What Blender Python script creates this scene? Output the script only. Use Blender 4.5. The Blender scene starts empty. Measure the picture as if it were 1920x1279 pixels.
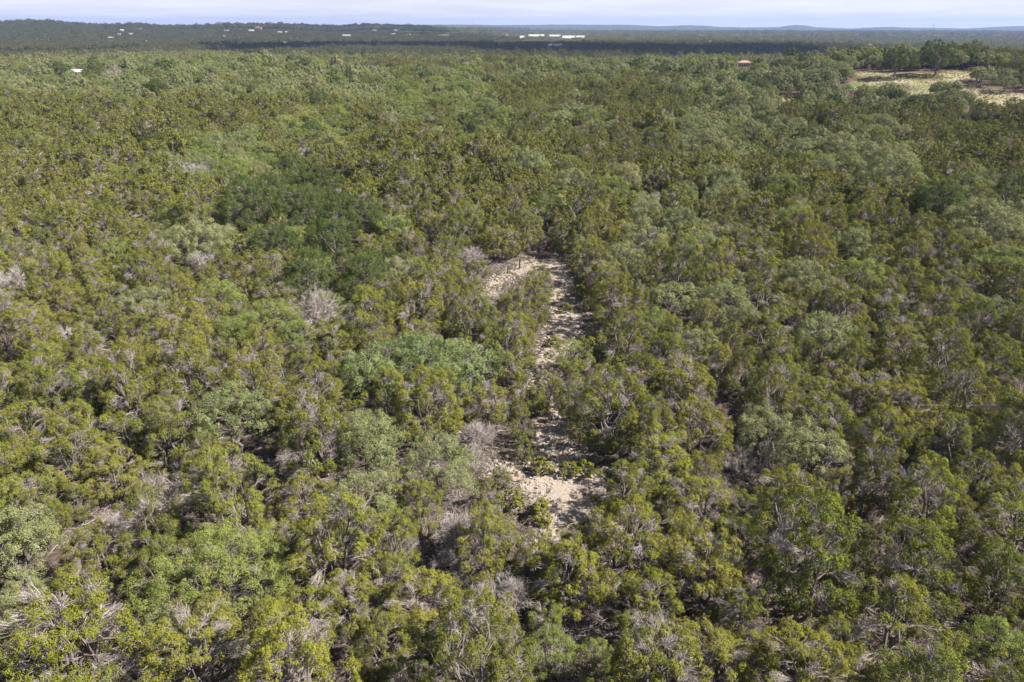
import bpy, math, random
import numpy as np
from mathutils import Vector
R = math.radians
C = bpy.context.scene.collection
SC = bpy.context.scene
# ------------------------------------------------------------------ camera, world, sun, exposure
CAM_Z = 38.0
PITCH = 24.67
cam = bpy.data.cameras.new('camera'); cam.lens = 24.0; cam.sensor_width = 36.0
cam.clip_start = 0.5; cam.clip_end = 90000
camo = bpy.data.objects.new('camera', cam); C.objects.link(camo)
camo.location = (0, 0, CAM_Z); camo.rotation_euler = (R(90 - PITCH), 0, 0)
SC.camera = camo

SUN_EL, SUN_AZ = 46.0, 102.0            # azimuth clockwise from the view direction (+y)
w = bpy.data.worlds.new('World'); SC.world = w; w.use_nodes = True
nt = w.node_tree; nt.nodes.clear()
N = nt.nodes.new
out = N('ShaderNodeOutputWorld'); bg = N('ShaderNodeBackground'); sky = N('ShaderNodeTexSky')
sky.sky_type = 'NISHITA'; sky.sun_disc = False; sky.sun_elevation = R(SUN_EL); sky.sun_rotation = R(SUN_AZ)
sky.altitude = 300; sky.air_density = 1.0; sky.dust_density = 1.0; sky.ozone_density = 2.0
tc = N('ShaderNodeTexCoord'); sep = N('ShaderNodeSeparateXYZ'); nt.links.new(tc.outputs['Generated'], sep.inputs[0])
zc = N('ShaderNodeMath'); zc.operation = 'MAXIMUM'; zc.inputs[1].default_value = 0.0
nt.links.new(sep.outputs[2], zc.inputs[0])
za = N('ShaderNodeMath'); za.operation = 'ADD'; za.inputs[1].default_value = 0.045; nt.links.new(zc.outputs[0], za.inputs[0])
vd = N('ShaderNodeVectorMath'); vd.operation = 'DIVIDE'
nt.links.new(tc.outputs['Generated'], vd.inputs[0])
cz = N('ShaderNodeCombineXYZ')
for i in range(3): nt.links.new(za.outputs[0], cz.inputs[i])
nt.links.new(cz.outputs[0], vd.inputs[1])
nz = N('ShaderNodeTexNoise'); nz.inputs['Scale'].default_value = 0.55; nz.inputs['Detail'].default_value = 6; nz.inputs['Roughness'].default_value = 0.6
nt.links.new(vd.outputs[0], nz.inputs['Vector'])
cr = N('ShaderNodeValToRGB'); cr.color_ramp.elements[0].position = 0.36; cr.color_ramp.elements[1].position = 0.68
cr.color_ramp.elements[0].color = (0.72, 0.72, 0.72, 1); cr.color_ramp.elements[1].color = (0.95, 0.95, 0.95, 1)
nt.links.new(nz.outputs['Fac'], cr.inputs[0])
mx = N('ShaderNodeMixRGB'); mx.inputs['Color2'].default_value = (11.6, 11.7, 12.7, 1)
iv = N('ShaderNodeMath'); iv.operation = 'SUBTRACT'; iv.inputs[0].default_value = 1.0; nt.links.new(zc.outputs[0], iv.inputs[1])
pw = N('ShaderNodeMath'); pw.operation = 'POWER'; pw.inputs[1].default_value = 3.2; nt.links.new(iv.outputs[0], pw.inputs[0])
md_ = N('ShaderNodeMath'); md_.operation = 'MULTIPLY'; nt.links.new(pw.outputs[0], md_.inputs[0]); nt.links.new(cr.outputs[0], md_.inputs[1])
nt.links.new(md_.outputs[0], mx.inputs['Fac']); nt.links.new(sky.outputs[0], mx.inputs['Color1'])
nt.links.new(mx.outputs[0], bg.inputs['Color']); bg.inputs['Strength'].default_value = 0.048
nt.links.new(bg.outputs[0], out.inputs[0])

sl = bpy.data.lights.new('sun', 'SUN'); sl.energy = 5.0; sl.angle = R(0.53); sl.color = (1.0, 0.95, 0.87)
so = bpy.data.objects.new('sun', sl); C.objects.link(so)
sdir = Vector((math.cos(R(SUN_EL)) * math.sin(R(SUN_AZ)), math.cos(R(SUN_EL)) * math.cos(R(SUN_AZ)), math.sin(R(SUN_EL))))
so.rotation_euler = sdir.to_track_quat('Z', 'Y').to_euler()
vs = SC.view_settings
vs.view_transform = 'Standard'; vs.look = 'None'; vs.gamma = 1.0; vs.use_curve_mapping = False; vs.exposure = 1.14
SC.cycles.max_bounces = 5; SC.cycles.diffuse_bounces = 3; SC.cycles.transmission_bounces = 3; SC.cycles.volume_bounces = 1
SC.cycles.transparent_max_bounces = 4

rng = np.random.default_rng(11)
random.seed(5)
# ------------------------------------------------------------------ view geometry (to turn measured directions into places on the ground)
F = 1280.0
cp, sp_ = math.cos(R(PITCH)), math.sin(R(PITCH))
def ray(px, py):
    u = (px - 960) / F; v = (639.5 - py) / F
    return np.array([u, cp + v * sp_, -sp_ + v * cp])
def project(x, y, z):
    dz = z - CAM_Z
    dep = y * cp - dz * sp_
    up = y * sp_ + dz * cp
    dep_ = np.where(np.abs(dep) < 1e-3, 1e-3, dep)
    return 960 + F * x / dep_, 639.5 - F * up / dep_, dep
def sm(a, b, x):
    t = np.clip((x - a) / (b - a), 0, 1); return t * t * (3 - 2 * t)
def hsh(i, j, s):
    n = np.sin(i * 127.1 + j * 311.7 + s * 74.7) * 43758.5453
    return n - np.floor(n)
def vnoise(x, y, s=0):
    i, j = np.floor(x), np.floor(y); fx, fy = x - i, y - j
    fx = fx * fx * (3 - 2 * fx); fy = fy * fy * (3 - 2 * fy)
    a = hsh(i, j, s); b = hsh(i + 1, j, s); c = hsh(i, j + 1, s); d = hsh(i + 1, j + 1, s)
    return a + (b - a) * fx + (c - a) * fy + (a - b - c + d) * fx * fy
def fbm(x, y, s=0, o=4):
    t = 0; a = 0.5
    for k in range(o):
        t = t + a * (vnoise(x, y, s + k) - 0.5); x = x * 2.03; y = y * 2.03; a *= 0.5
    return t
# ------------------------------------------------------------------ terrain
RIDGES = []
def ridge(d0, w, pts, fade):
    az, zz = [], []
    for px, py in pts:
        r = ray(px, py); h = math.hypot(r[0], r[1])
        az.append(math.atan2(r[0], r[1])); zz.append(CAM_Z + d0 * r[2] / h)
    RIDGES.append((d0, w, np.array(az), np.array(zz), fade))
ridge(4300, 2600, [(-900, 46), (-300, 40), (0, 45), (60, 43), (85, 42), (130, 46), (190, 50), (250, 48), (290, 51), (350, 52), (430, 49), (520, 48.5), (560, 49), (600, 52), (640, 52), (690, 49), (760, 51), (820, 54), (900, 60), (980, 66), (1100, 75), (1300, 80), (2600, 85)], 4.0)
ridge(7000, 1500, [(-900, 60), (700, 60), (820, 54), (870, 49), (900, 48), (940, 50), (1000, 54), (1100, 57), (1250, 60), (1330, 60), (1500, 62), (2600, 66)], 4.0)
ridge(11500, 3800, [(-900, 50), (600, 50), (700, 48), (760, 46), (870, 45.5), (940, 47), (1000, 46), (1060, 45.5), (1110, 46), (1180, 46), (1240, 49), (1280, 47), (1320, 47.5), (1345, 50), (1400, 51), (1460, 50.5), (1478, 47.5), (1492, 46.5), (1510, 47), (1530, 51), (1600, 53), (1640, 50.5), (1670, 49.5), (1700, 51), (1760, 52), (1810, 53), (1860, 50.5), (1900, 48.5), (2000, 47), (2300, 50), (2700, 48)], 3.0)
def H(x, y):
    x = np.asarray(x, float); y = np.asarray(y, float)
    d = np.hypot(x, y); az = np.arctan2(x, y)
    pl = 3.0 * sm(60, 520, d) + 2.2 * fbm(x / 60, y / 60, 3, 3) * sm(20, 120, d) + 5 * fbm(x / 210, y / 210, 9, 2) * sm(100, 300, d)
    pl = pl + 15 * np.exp(-(((x - 270) / 120) ** 2 + ((y - 440) / 125) ** 2))
    de = 690 - 60 * np.cos((az - 0.3) * 4.0) - 60 * sm(0.1, 0.35, az) + 30 * fbm(az * 9, az * 0 + 3.3, 5, 3)
    s = sm(de, de + 330, d)
    va = -8 + 5 * sm(2000, 7000, d) + 17 * fbm(x / 620, y / 620, 21, 3) + 4 * fbm(x / 120, y / 120, 22, 2)
    for d0, wd, A, Z, fade in RIDGES:
        zc_ = np.interp(az, A, Z)
        b = sm(d0 - wd, d0, d) * (1 - 0.55 * sm(d0, d0 + wd * 0.8, d))
        nn = 26 * fbm(x / 700, y / 700, int(d0) % 97, 4) * sm(d0 - wd, d0 - wd * 0.5, d) * (1 - sm(d0 - wd * 0.35, d0 - 30, d) * 0.9)
        va = np.maximum(va, -8 + (zc_ + 8 - 5) * b + nn * b)
    return pl * (1 - s) + va * s
def place(px, py, hc=0.0):
    """the point above the ground by hc that is seen in the direction px, py"""
    r = ray(px, py)
    ts = np.geomspace(15, 30000, 5000)
    g = CAM_Z + ts * r[2] - H(ts * r[0], ts * r[1]) - hc
    k = np.argmax(g < 0)
    if g[k] >= 0: k = len(ts) - 1
    t0, t1 = ts[max(k - 1, 0)], ts[k]
    for _ in range(30):
        tm = 0.5 * (t0 + t1)
        if CAM_Z + tm * r[2] - float(H(tm * r[0], tm * r[1])) - hc < 0: t1 = tm
        else: t0 = tm
    return t1 * r[0], t1 * r[1], t1
# ------------------------------------------------------------------ helpers
def tag(o, label=None, cat=None, group=None, kind=None):
    if label: o['label'] = label
    if cat: o['category'] = cat
    if group: o['group'] = group
    if kind: o['kind'] = kind
    return o
def empty(name, loc, rz=0.0):
    o = bpy.data.objects.new(name, None); C.objects.link(o); o.location = loc; o.rotation_euler = (0, 0, rz)
    o.empty_display_size = 0.5
    return o
def link(name, me, parent=None, loc=None):
    o = bpy.data.objects.new(name, me); C.objects.link(o)
    if parent: o.parent = parent
    if loc is not None: o.location = loc
    return o
def mesh_from(name, verts, faces, mats, midx=None, tint=None, smooth=False):
    """faces: int array (n,4) or (n,3); mixed lists are given as a list of arrays"""
    me = bpy.data.meshes.new(name)
    fl = faces if isinstance(faces, list) else [faces]
    fl = [np.asarray(f, np.int32) for f in fl if len(f)]
    verts = np.asarray(verts, np.float32)
    me.vertices.add(len(verts)); me.vertices.foreach_set('co', verts.ravel())
    loops = np.concatenate([f.ravel() for f in fl]); tot = np.concatenate([np.full(len(f), f.shape[1], np.int32) for f in fl])
    start = np.concatenate([[0], np.cumsum(tot)[:-1]]).astype(np.int32)
    me.loops.add(len(loops)); me.loops.foreach_set('vertex_index', loops.astype(np.int32))
    me.polygons.add(len(tot)); me.polygons.foreach_set('loop_start', start)
    for m in mats: me.materials.append(m)
    if midx is not None: me.polygons.foreach_set('material_index', np.asarray(midx, np.int32))
    me.polygons.foreach_set('use_smooth', np.full(len(tot), smooth))
    if tint is not None:
        a = me.attributes.new('tint', 'FLOAT', 'POINT'); a.data.foreach_set('value', np.asarray(tint, np.float32))
    me.update(calc_edges=True); me.validate()
    return me
# ------------------------------------------------------------------ materials
def new_mat(name):
    m = bpy.data.materials.new(name); m.use_nodes = True; t = m.node_tree; t.nodes.clear()
    return m, t, t.nodes.new, t.links.new
def leaf_mat(name, a, b, c, trans=0.14, rough=0.75, spec=0.08):
    """a, b: colours the trees vary between; c: colour of old or new growth that the tint attribute mixes in"""
    m, t, N, L = new_mat(name)
    o = N('ShaderNodeOutputMaterial'); p = N('ShaderNodeBsdfPrincipled'); tr = N('ShaderNodeBsdfTranslucent'); ms = N('ShaderNodeMixShader')
    oi = N('ShaderNodeObjectInfo'); at = N('ShaderNodeAttribute'); at.attribute_name = 'tint'
    m1 = N('ShaderNodeMixRGB'); m1.inputs[1].default_value = (*a, 1); m1.inputs[2].default_value = (*b, 1); L(oi.outputs['Random'], m1.inputs[0])
    m2 = N('ShaderNodeMixRGB'); m2.inputs[2].default_value = (*c, 1); L(m1.outputs[0], m2.inputs[1]); L(at.outputs['Fac'], m2.inputs[0])
    m3 = N('ShaderNodeMixRGB'); m3.blend_type = 'MULTIPLY'; m3.inputs[0].default_value = 1; L(m2.outputs[0], m3.inputs[1]); L(oi.outputs['Color'], m3.inputs[2])
    L(m3.outputs[0], p.inputs['Base Color']); L(m3.outputs[0], tr.inputs[0])
    p.inputs['Roughness'].default_value = rough; p.inputs['Specular IOR Level'].default_value = spec
    ms.inputs[0].default_value = trans; L(p.outputs[0], ms.inputs[1]); L(tr.outputs[0], ms.inputs[2]); L(ms.outputs[0], o.inputs[0])
    return m
def bark_mat(name, a, b, scale=6):
    m, t, N, L = new_mat(name)
    o = N('ShaderNodeOutputMaterial'); p = N('ShaderNodeBsdfPrincipled'); oi = N('ShaderNodeObjectInfo')
    at = N('ShaderNodeAttribute'); at.attribute_name = 'tint'
    tcn = N('ShaderNodeTexCoord'); n = N('ShaderNodeTexNoise'); n.inputs['Scale'].default_value = scale; n.inputs['Detail'].default_value = 3
    L(tcn.outputs['Object'], n.inputs['Vector'])
    ad = N('ShaderNodeMath'); ad.operation = 'MULTIPLY_ADD'; L(n.outputs['Fac'], ad.inputs[0]); ad.inputs[1].default_value = 0.4; L(at.outputs['Fac'], ad.inputs[2])
    m1 = N('ShaderNodeMixRGB'); m1.inputs[1].default_value = (*a, 1); m1.inputs[2].default_value = (*b, 1); L(ad.outputs[0], m1.inputs[0])
    L(m1.outputs[0], p.inputs['Base Color']); p.inputs['Roughness'].default_value = 0.85; p.inputs['Specular IOR Level'].default_value = 0.15
    L(p.outputs[0], o.inputs[0]); return m
def flat_mat(name, col, var=0.15, scale=0.6, rough=0.8):
    m, t, N, L = new_mat(name)
    o = N('ShaderNodeOutputMaterial'); p = N('ShaderNodeBsdfPrincipled'); tcn = N('ShaderNodeTexCoord')
    n = N('ShaderNodeTexNoise'); n.inputs['Scale'].default_value = scale; n.inputs['Detail'].default_value = 5; L(tcn.outputs['Object'], n.inputs['Vector'])
    m1 = N('ShaderNodeMixRGB'); m1.inputs[1].default_value = (*[c * (1 - var) for c in col], 1); m1.inputs[2].default_value = (*[min(1, c * (1 + var)) for c in col], 1)
    L(n.outputs['Fac'], m1.inputs[0]); L(m1.outputs[0], p.inputs['Base Color']); p.inputs['Roughness'].default_value = rough
    L(p.outputs[0], o.inputs[0]); return m
M_JUN = leaf_mat('juniper_foliage', (0.115, 0.130, 0.022), (0.20, 0.20, 0.032), (0.27, 0.27, 0.050))
M_OAK = leaf_mat('oak_foliage', (0.14, 0.17, 0.056), (0.24, 0.245, 0.105), (0.31, 0.32, 0.15))
M_DARK = leaf_mat('dark_oak_foliage', (0.052, 0.080, 0.020), (0.085, 0.112, 0.028), (0.14, 0.17, 0.050))
M_ELM = leaf_mat('broadleaf_foliage', (0.15, 0.20, 0.050), (0.235, 0.265, 0.066), (0.30, 0.33, 0.10), 0.3)
M_RUST = leaf_mat('rust_foliage', (0.25, 0.09, 0.035), (0.30, 0.12, 0.05), (0.33, 0.17, 0.09))
M_BARK = bark_mat('grey_brown_bark', (0.10, 0.082, 0.07), (0.43, 0.372, 0.35))
M_SNAG = bark_mat('silver_dead_wood', (0.26, 0.23, 0.21), (0.50, 0.45, 0.415))
M_GREY = bark_mat('grey_dead_twigs', (0.20, 0.172, 0.155), (0.43, 0.38, 0.355))
# ------------------------------------------------------------------ plant geometry
def unit(v): return v / np.maximum(np.linalg.norm(v, axis=-1, keepdims=True), 1e-9)
class Tubes:
    def __init__(s): s.v = []; s.f = []; s.t = []; s.n = 0
    def add(s, pts, rad, sides=4, tint=0.2):
        pts = np.asarray(pts, float); n = len(pts)
        d = unit(np.gradient(pts, axis=0)); ref = np.where(np.abs(d[:, 2:3]) > 0.9, [[1.0, 0, 0]], [[0, 0, 1.0]])
        a = unit(np.cross(d, ref)); b = np.cross(d, a)
        an = np.arange(sides) * 2 * np.pi / sides
        ring = a[:, None] * np.cos(an)[None, :, None] + b[:, None] * np.sin(an)[None, :, None]
        v = pts[:, None] + ring * np.asarray(rad)[:, None, None]
        s.v.append(v.reshape(-1, 3)); s.t.append(np.full(n * sides, tint))
        k = np.arange(n - 1)[:, None] * sides; j = np.arange(sides)[None]; j2 = (j + 1) % sides
        s.f.append((np.stack([k + j, k + j2, k + sides + j2, k + sides + j], -1) + s.n).reshape(-1, 4)); s.n += n * sides
    def twigs(s, base, tip, wd, r, tint=0.6):
        """thin twigs: a flat-sided sliver each (three vertices round, drawn to a point)"""
        base = np.asarray(base); tip = np.asarray(tip); n = len(base)
        if not n: return
        d = unit(tip - base); a = unit(np.cross(d, r.normal(size=(n, 3)))); b = np.cross(d, a)
        mid = base * 0.5 + tip * 0.5 + r.normal(size=(n, 3)) * (np.linalg.norm(tip - base, axis=1, keepdims=True) * 0.07)
        wd = np.broadcast_to(wd, (n,))[:, None]
        v = np.stack([base + a * wd * .5, base - a * wd * .5, mid - a * wd * .42, mid + a * wd * .42, tip - b * wd * .2, tip + b * wd * .2], 1)
        s.v.append(v.reshape(-1, 3)); s.t.append(np.repeat(np.clip(tint + r.normal(size=n) * 0.25, 0, 1), 6))
        k = np.arange(n)[:, None] * 6 + s.n
        s.f.append((k[:, None] + np.array([[0, 1, 2, 3], [3, 2, 4, 5]])[None]).reshape(-1, 4)); s.n += n * 6
    def out(s): return np.concatenate(s.v), np.concatenate(s.f), np.concatenate(s.t)
def kites(c, nrm, axis, ln, wd):
    """leaf sprays: four-cornered blades, centre c, face normal nrm, long axis axis"""
    nrm = unit(nrm); axis = unit(axis - nrm * np.sum(axis * nrm, -1, keepdims=True)); side = np.cross(nrm, axis)
    ln = ln[:, None]; wd = wd[:, None]
    v = np.stack([c - axis * ln * .5, c + side * wd * .5 - axis * ln * .05 - nrm * ln * .06, c + axis * ln * .5, c - side * wd * .5 + axis * ln * .05 - nrm * ln * .06], 1)
    return v.reshape(-1, 3), np.arange(len(c) * 4).reshape(-1, 4)
def curve_pts(a, b, sag, r, n=5, wob=0.08):
    a = np.asarray(a, float); b = np.asarray(b, float); t = np.linspace(0, 1, n)[:, None]; L = np.linalg.norm(b - a)
    p = a + (b - a) * t; p[:, 2] += (sag * L * np.sin(np.pi * t))[:, 0]
    p[1:-1] += r.normal(size=(n - 2, 3)) * L * wob
    return p
def plant(seed, kind, lod, big=False):
    """returns wood (v, f, tint), foliage (v, f, tint), crown radius and height for a tree of about natural size"""
    r = np.random.default_rng(seed)
    J = kind == 'juniper'
    if J:
        Rc = r.uniform(2.0, 2.5); Ht = r.uniform(5.4, 7.2); zb = r.uniform(0.3, 0.7); nl = int(r.integers(62, 76)); lr = (0.33, 0.56)
    elif kind == 'shrub':
        Rc = r.uniform(0.7, 0.9); Ht = r.uniform(1.2, 1.6); zb = 0.2; nl = 10; lr = (0.28, 0.42)
    else:
        Rc = r.uniform(3.0, 3.5); Ht = r.uniform(6.0, 7.2); zb = r.uniform(1.4, 2.0); nl = int(r.integers(36, 48)); lr = (0.60, 1.0)
    if big: Rc *= 1.55; Ht *= 1.25; nl = int(nl * 2.9)
    bare = (r.uniform(0.42, 0.58) if J and r.random() < .17 else r.uniform(0.05, 0.21) if J else r.uniform(0.02, 0.12))
    T = Tubes()
    # crown lobes on an uneven dome
    fa = r.uniform(0, 6.28, 4); am = r.uniform(0.06, 0.16, 4)
    cz_ = zb + (Ht - zb) * 0.36
    lobes = []; tries = 0
    while len(lobes) < nl and tries < 4000:
        tries += 1
        az = r.uniform(0, 6.283); el = math.asin(r.uniform(-0.75 if J else -0.4, 1.0)); rr = r.uniform(0.55, 1.0) ** 0.6
        env = 1 + sum(am[k] * math.sin((k + 2) * az + fa[k] + el * k) for k in range(4))
        up = (Ht - cz_) if el > 0 else (cz_ - zb)
        p = np.array([math.cos(el) * math.cos(az) * Rc * env * rr, math.cos(el) * math.sin(az) * Rc * env * rr, cz_ + math.sin(el) * up * rr * (0.85 + 0.3 * env * 0.5)])
        q = r.uniform(*lr)
        if all(np.linalg.norm(p - l[0]) > (q + l[1]) * 0.54 for l in lobes): lobes.append((p, q, az, el))
    # stems and limbs
    ns = int(r.integers(3, 6)) if J else int(r.integers(1, 4))
    if kind == 'shrub': ns = 3
    stems = []
    a0 = r.uniform(0, 6.28)
    for k in range(ns):
        a = a0 + k * 6.283 / ns + r.normal() * 0.3; ln = r.uniform(0.15, 0.42) * Rc
        base = np.array([math.cos(a) * 0.12 * ns ** .5, math.sin(a) * 0.12 * ns ** .5, -0.15])
        top = np.array([math.cos(a) * ln, math.sin(a) * ln, Ht * r.uniform(0.62, 0.85)])
        pts = curve_pts(base, top, 0.0, r, 7, 0.05); rad = np.linspace(0.11 if J else 0.2, 0.02, 7) * (Ht / 5.0)
        stems.append(pts)
        T.add(pts, rad, 5 if lod == 0 else 3, 0.05)
    S = np.concatenate(stems)
    LV, LF, LT = [], [], []; nv = 0
    ntuft = {0: 30 if J else 20, 1: 12, 2: 3}[lod]; nsp = {0: 20 if J else 26, 1: 13, 2: 5}[lod]; sc = {0: 1.0, 1: 2.2, 2: 5.0}[lod]
    if kind == 'shrub': ntuft = max(3, ntuft // 2)
    for (p, q, az, el) in lobes:
        dd = np.linalg.norm(S - p, axis=1) + np.where(S[:, 2] > p[2] - 0.1, 3.0, 0) + np.where(S[:, 2] < 0.3 * Ht * 0.5, 1.0, 0)
        st = S[int(np.argmin(dd))]
        cpts = curve_pts(st, p, 0.10, r, 5 if lod < 2 else 3, 0.06)
        if lod < 2: T.add(cpts, np.linspace(0.034 if J else 0.055, 0.010, len(cpts)), 3, 0.0)
        out_ = unit(p - np.array([0, 0, cz_ - 0.4 * Rc]))
        isbare = r.random() < bare
        ntw = {0: 12 if J else 7, 1: 5, 2: 2}[lod]; tww = {0: 0.020, 1: 0.036, 2: 0.09}[lod]
        # twigs inside the lobe and along its limb
        k = ntw * (6 if isbare else 1)
        b0 = cpts[r.integers(1, len(cpts), k)] + r.normal(size=(k, 3)) * 0.12 * q
        tp = p + unit(r.normal(size=(k, 3)) + out_ * 0.9) * (q * r.uniform(0.5, 1.12, (k, 1)))
        far = np.linalg.norm(tp - b0, axis=1, keepdims=True); b0 = np.where(far > 1.1, tp - (tp - b0) / far * r.uniform(.5, 1.1, (k, 1)), b0)
        T.twigs(b0, tp, tww, r, 0.45)
        if J and lod < 2:      # short pale twig ends that stand out among the sprays
            k2 = 16 if lod == 0 else 6; d2 = unit(r.normal(size=(k2, 3)) + out_ * .8 + np.array([0, 0, .4])); s2 = p + d2 * q * r.uniform(.45, .8, (k2, 1)); T.twigs(s2, p + unit(d2 + r.normal(size=(k2, 3)) * .25) * q * r.uniform(.95, 1.25, (k2, 1)), tww * .8, r, 0.75)
        if isbare: 
            if r.random() < 0.75: continue
        nt_ = ntuft if not isbare else max(2, ntuft // 4)
        dirs = unit(r.normal(size=(nt_, 3)) + out_ * 0.75 + np.array([0, 0, 0.35]))
        tc_ = p + dirs * q * r.uniform(0.6, 1.0, (nt_, 1)) * np.array([1, 1, 1.25 if J else 0.92])
        tr_ = q * (0.26 if J else 0.34) * r.uniform(0.8, 1.25, nt_)
        tt = np.clip(r.normal(0.24, 0.16, nt_) if J else r.normal(0.34, 0.27, nt_), 0, 1)
        ix = np.repeat(np.arange(nt_), nsp); n = len(ix)
        off = unit(r.normal(size=(n, 3)) + dirs[ix] * 0.5)
        c = tc_[ix] + off * tr_[ix, None] * r.uniform(0.3, 1.0, (n, 1)) ** .5
        if J:
            nr = off * 0.6 + dirs[ix] * 0.75 + r.normal(size=(n, 3)) * 0.45; ax = off * 0.6 + np.array([0, 0, 0.55]) + r.normal(size=(n, 3)) * 0.4
            l = r.uniform(0.06, 0.105, n) * sc; wv = r.uniform(0.03, 0.048, n) * sc
        else:
            nr = off * 0.5 + dirs[ix] * 0.6 + np.array([0, 0, 0.2]) + r.normal(size=(n, 3)) * 0.45; ax = r.normal(size=(n, 3))
            l = r.uniform(0.085, 0.14, n) * sc; wv = r.uniform(0.055, 0.085, n) * sc
        v, f = kites(c, nr, ax, l, wv)
        LV.append(v); LF.append(f + nv); nv += len(v); LT.append(np.repeat(np.clip(tt[ix] + r.normal(size=n) * 0.1, 0, 1), 4))
    return T.out(), (np.concatenate(LV), np.concatenate(LF), np.concatenate(LT)), Rc, Ht, bare
def dead_plant(seed, style):
    """style: snag (few pale limbs), fan (many rising branches), brush (low tangle), twiggy (grey haze of twigs)"""
    r = np.random.default_rng(seed); T = Tubes(); tips = []
    def grow(p, d, L, rad, lev, mx):
        n = 5; pts = [p]; dd = d.copy()
        for k in range(n - 1):
            dd = unit(dd + r.normal(size=3) * (0.26 if style == 'snag' else 0.16) + np.array([0, 0, 0.06])); pts.append(pts[-1] + dd * L / (n - 1))
        pts = np.array(pts); T.add(pts, np.linspace(rad, rad * 0.5, n) * (1.0 if style == 'snag' else .62), 5 if lev == 0 else 3, 0.3)
        if lev >= mx:
            tips.append((pts, rad)); return
        nb = int(r.integers(2, 4)) if style == 'snag' else int(r.integers(3, 6))
        for b in range(nb):
            k = int(r.integers(2, n)); q = unit(dd + r.normal(size=3) * (0.55 if style != 'brush' else 0.8))
            if style == 'fan': q = unit(q + np.array([0, 0, 0.35]))
            if style == 'brush': q = unit(q * np.array([1, 1, 0.35]))
            grow(pts[k], q, L * r.uniform(0.55, 0.8), rad * 0.55, lev + 1, mx)
    if style == 'snag':
        for k in range(int(r.integers(2, 4))): grow(np.array([0, 0, -.1]) + r.normal(size=3) * [.1, .1, 0], unit(np.array([r.normal() * .35, r.normal() * .35, 1])), r.uniform(1.7, 2.4), 0.10, 0, 2)
    elif style == 'fan':
        for k in range(5): grow(np.array([0, 0, 0.1]), unit(np.array([r.normal() * .55, r.normal() * .55, 1])), r.uniform(1.4, 1.9), 0.06, 0, 2)
    elif style == 'brush':
        for k in range(7):
            a = r.uniform(0, 6.28); grow(np.array([r.normal() * .5, r.normal() * .5, r.uniform(.3, 1.2)]), unit(np.array([math.cos(a), math.sin(a), r.uniform(-.15, .4)])), r.uniform(1.1, 1.8), 0.05, 0, 2)
    else:
        for k in range(6): grow(np.array([0, 0, 0.1]), unit(np.array([r.normal() * .6, r.normal() * .6, 1])), r.uniform(1.3, 1.8), 0.05, 0, 2)
    nt_ = {'snag': 4, 'fan': 18, 'brush': 20, 'twiggy': 34}[style]
    for pts, rad in tips:
        b0 = pts[r.integers(1, 5, nt_)]; d = unit(pts[-1] - pts[0])
        T.twigs(b0, b0 + unit(d + r.normal(size=(nt_, 3)) * 0.55) * r.uniform(.3, .8, (nt_, 1)), 0.021, r, 0.6)
    v, f, t = T.out(); ht = v[:, 2].max(); rad = np.percentile(np.hypot(v[:, 0], v[:, 1]), 92)
    return (v, f, t), rad, ht
PROTO = {}
def protos(kind, lod, n, leafm, woodm, key=None, seed0=0, big=False):
    L = []
    for k in range(n):
        wd, lf, Rc, Ht, bare = plant(1000 * lod + 37 * k + seed0, kind, lod, big)
        L.append(dict(wood=mesh_from(f'{kind}_trunk_{lod}_{k}', wd[0], wd[1], [woodm], tint=wd[2]) if lod == 0 else None,
                      leaf=mesh_from(f'{kind}_crown_{lod}_{k}', lf[0], lf[1], [leafm], tint=lf[2]) if lod == 0 else None,
                      both=mesh_from(f'{kind}_tree_{lod}_{k}', np.concatenate([wd[0], lf[0]]), [wd[1], lf[1] + len(wd[0])], [woodm, leafm],
                                     midx=np.r_[np.zeros(len(wd[1])), np.ones(len(lf[1]))], tint=np.r_[wd[2], lf[2]]) if lod > 0 or (k < 3 and not big and kind == 'juniper' and leafm is M_JUN) or (k < 1 and not big and kind == 'oak') else None,
                      R=Rc, H=Ht, bare=bare))
    PROTO[(key or kind, 'big' if big else lod)] = L
protos('juniper', 0, 8, M_JUN, M_BARK, seed0=3); protos('juniper', 1, 6, M_JUN, M_BARK, seed0=5); protos('juniper', 2, 5, M_JUN, M_BARK, seed0=7)
for key, mt, s0 in (('oak', M_OAK, 201), ('dark', M_DARK, 401), ('elm', M_ELM, 601)):
    protos('oak', 0, 4, mt, M_BARK, key, s0); protos('oak', 1, 3, mt, M_BARK, key, s0 + 50); protos('oak', 2, 3, mt, M_BARK, key, s0 + 70); protos('oak', 0, 1, mt, M_BARK, key, s0 + 90, True)
protos('shrub', 0, 4, M_JUN, M_BARK, seed0=801)
protos('juniper', 0, 2, M_RUST, M_GREY, 'rust', 901)
for st, mt in (('snag', M_SNAG), ('fan', M_SNAG), ('brush', M_GREY), ('twiggy', M_GREY)):
    PROTO[(st, 0)] = []
    for k in range(3):
        (v, f, t), rad, ht = dead_plant(71 + 13 * k + len(st), st)
        PROTO[(st, 0)].append(dict(wood=mesh_from(f'dead_{st}_{k}', v, f, [mt], tint=t), R=rad, H=ht, bare=1))
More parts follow.
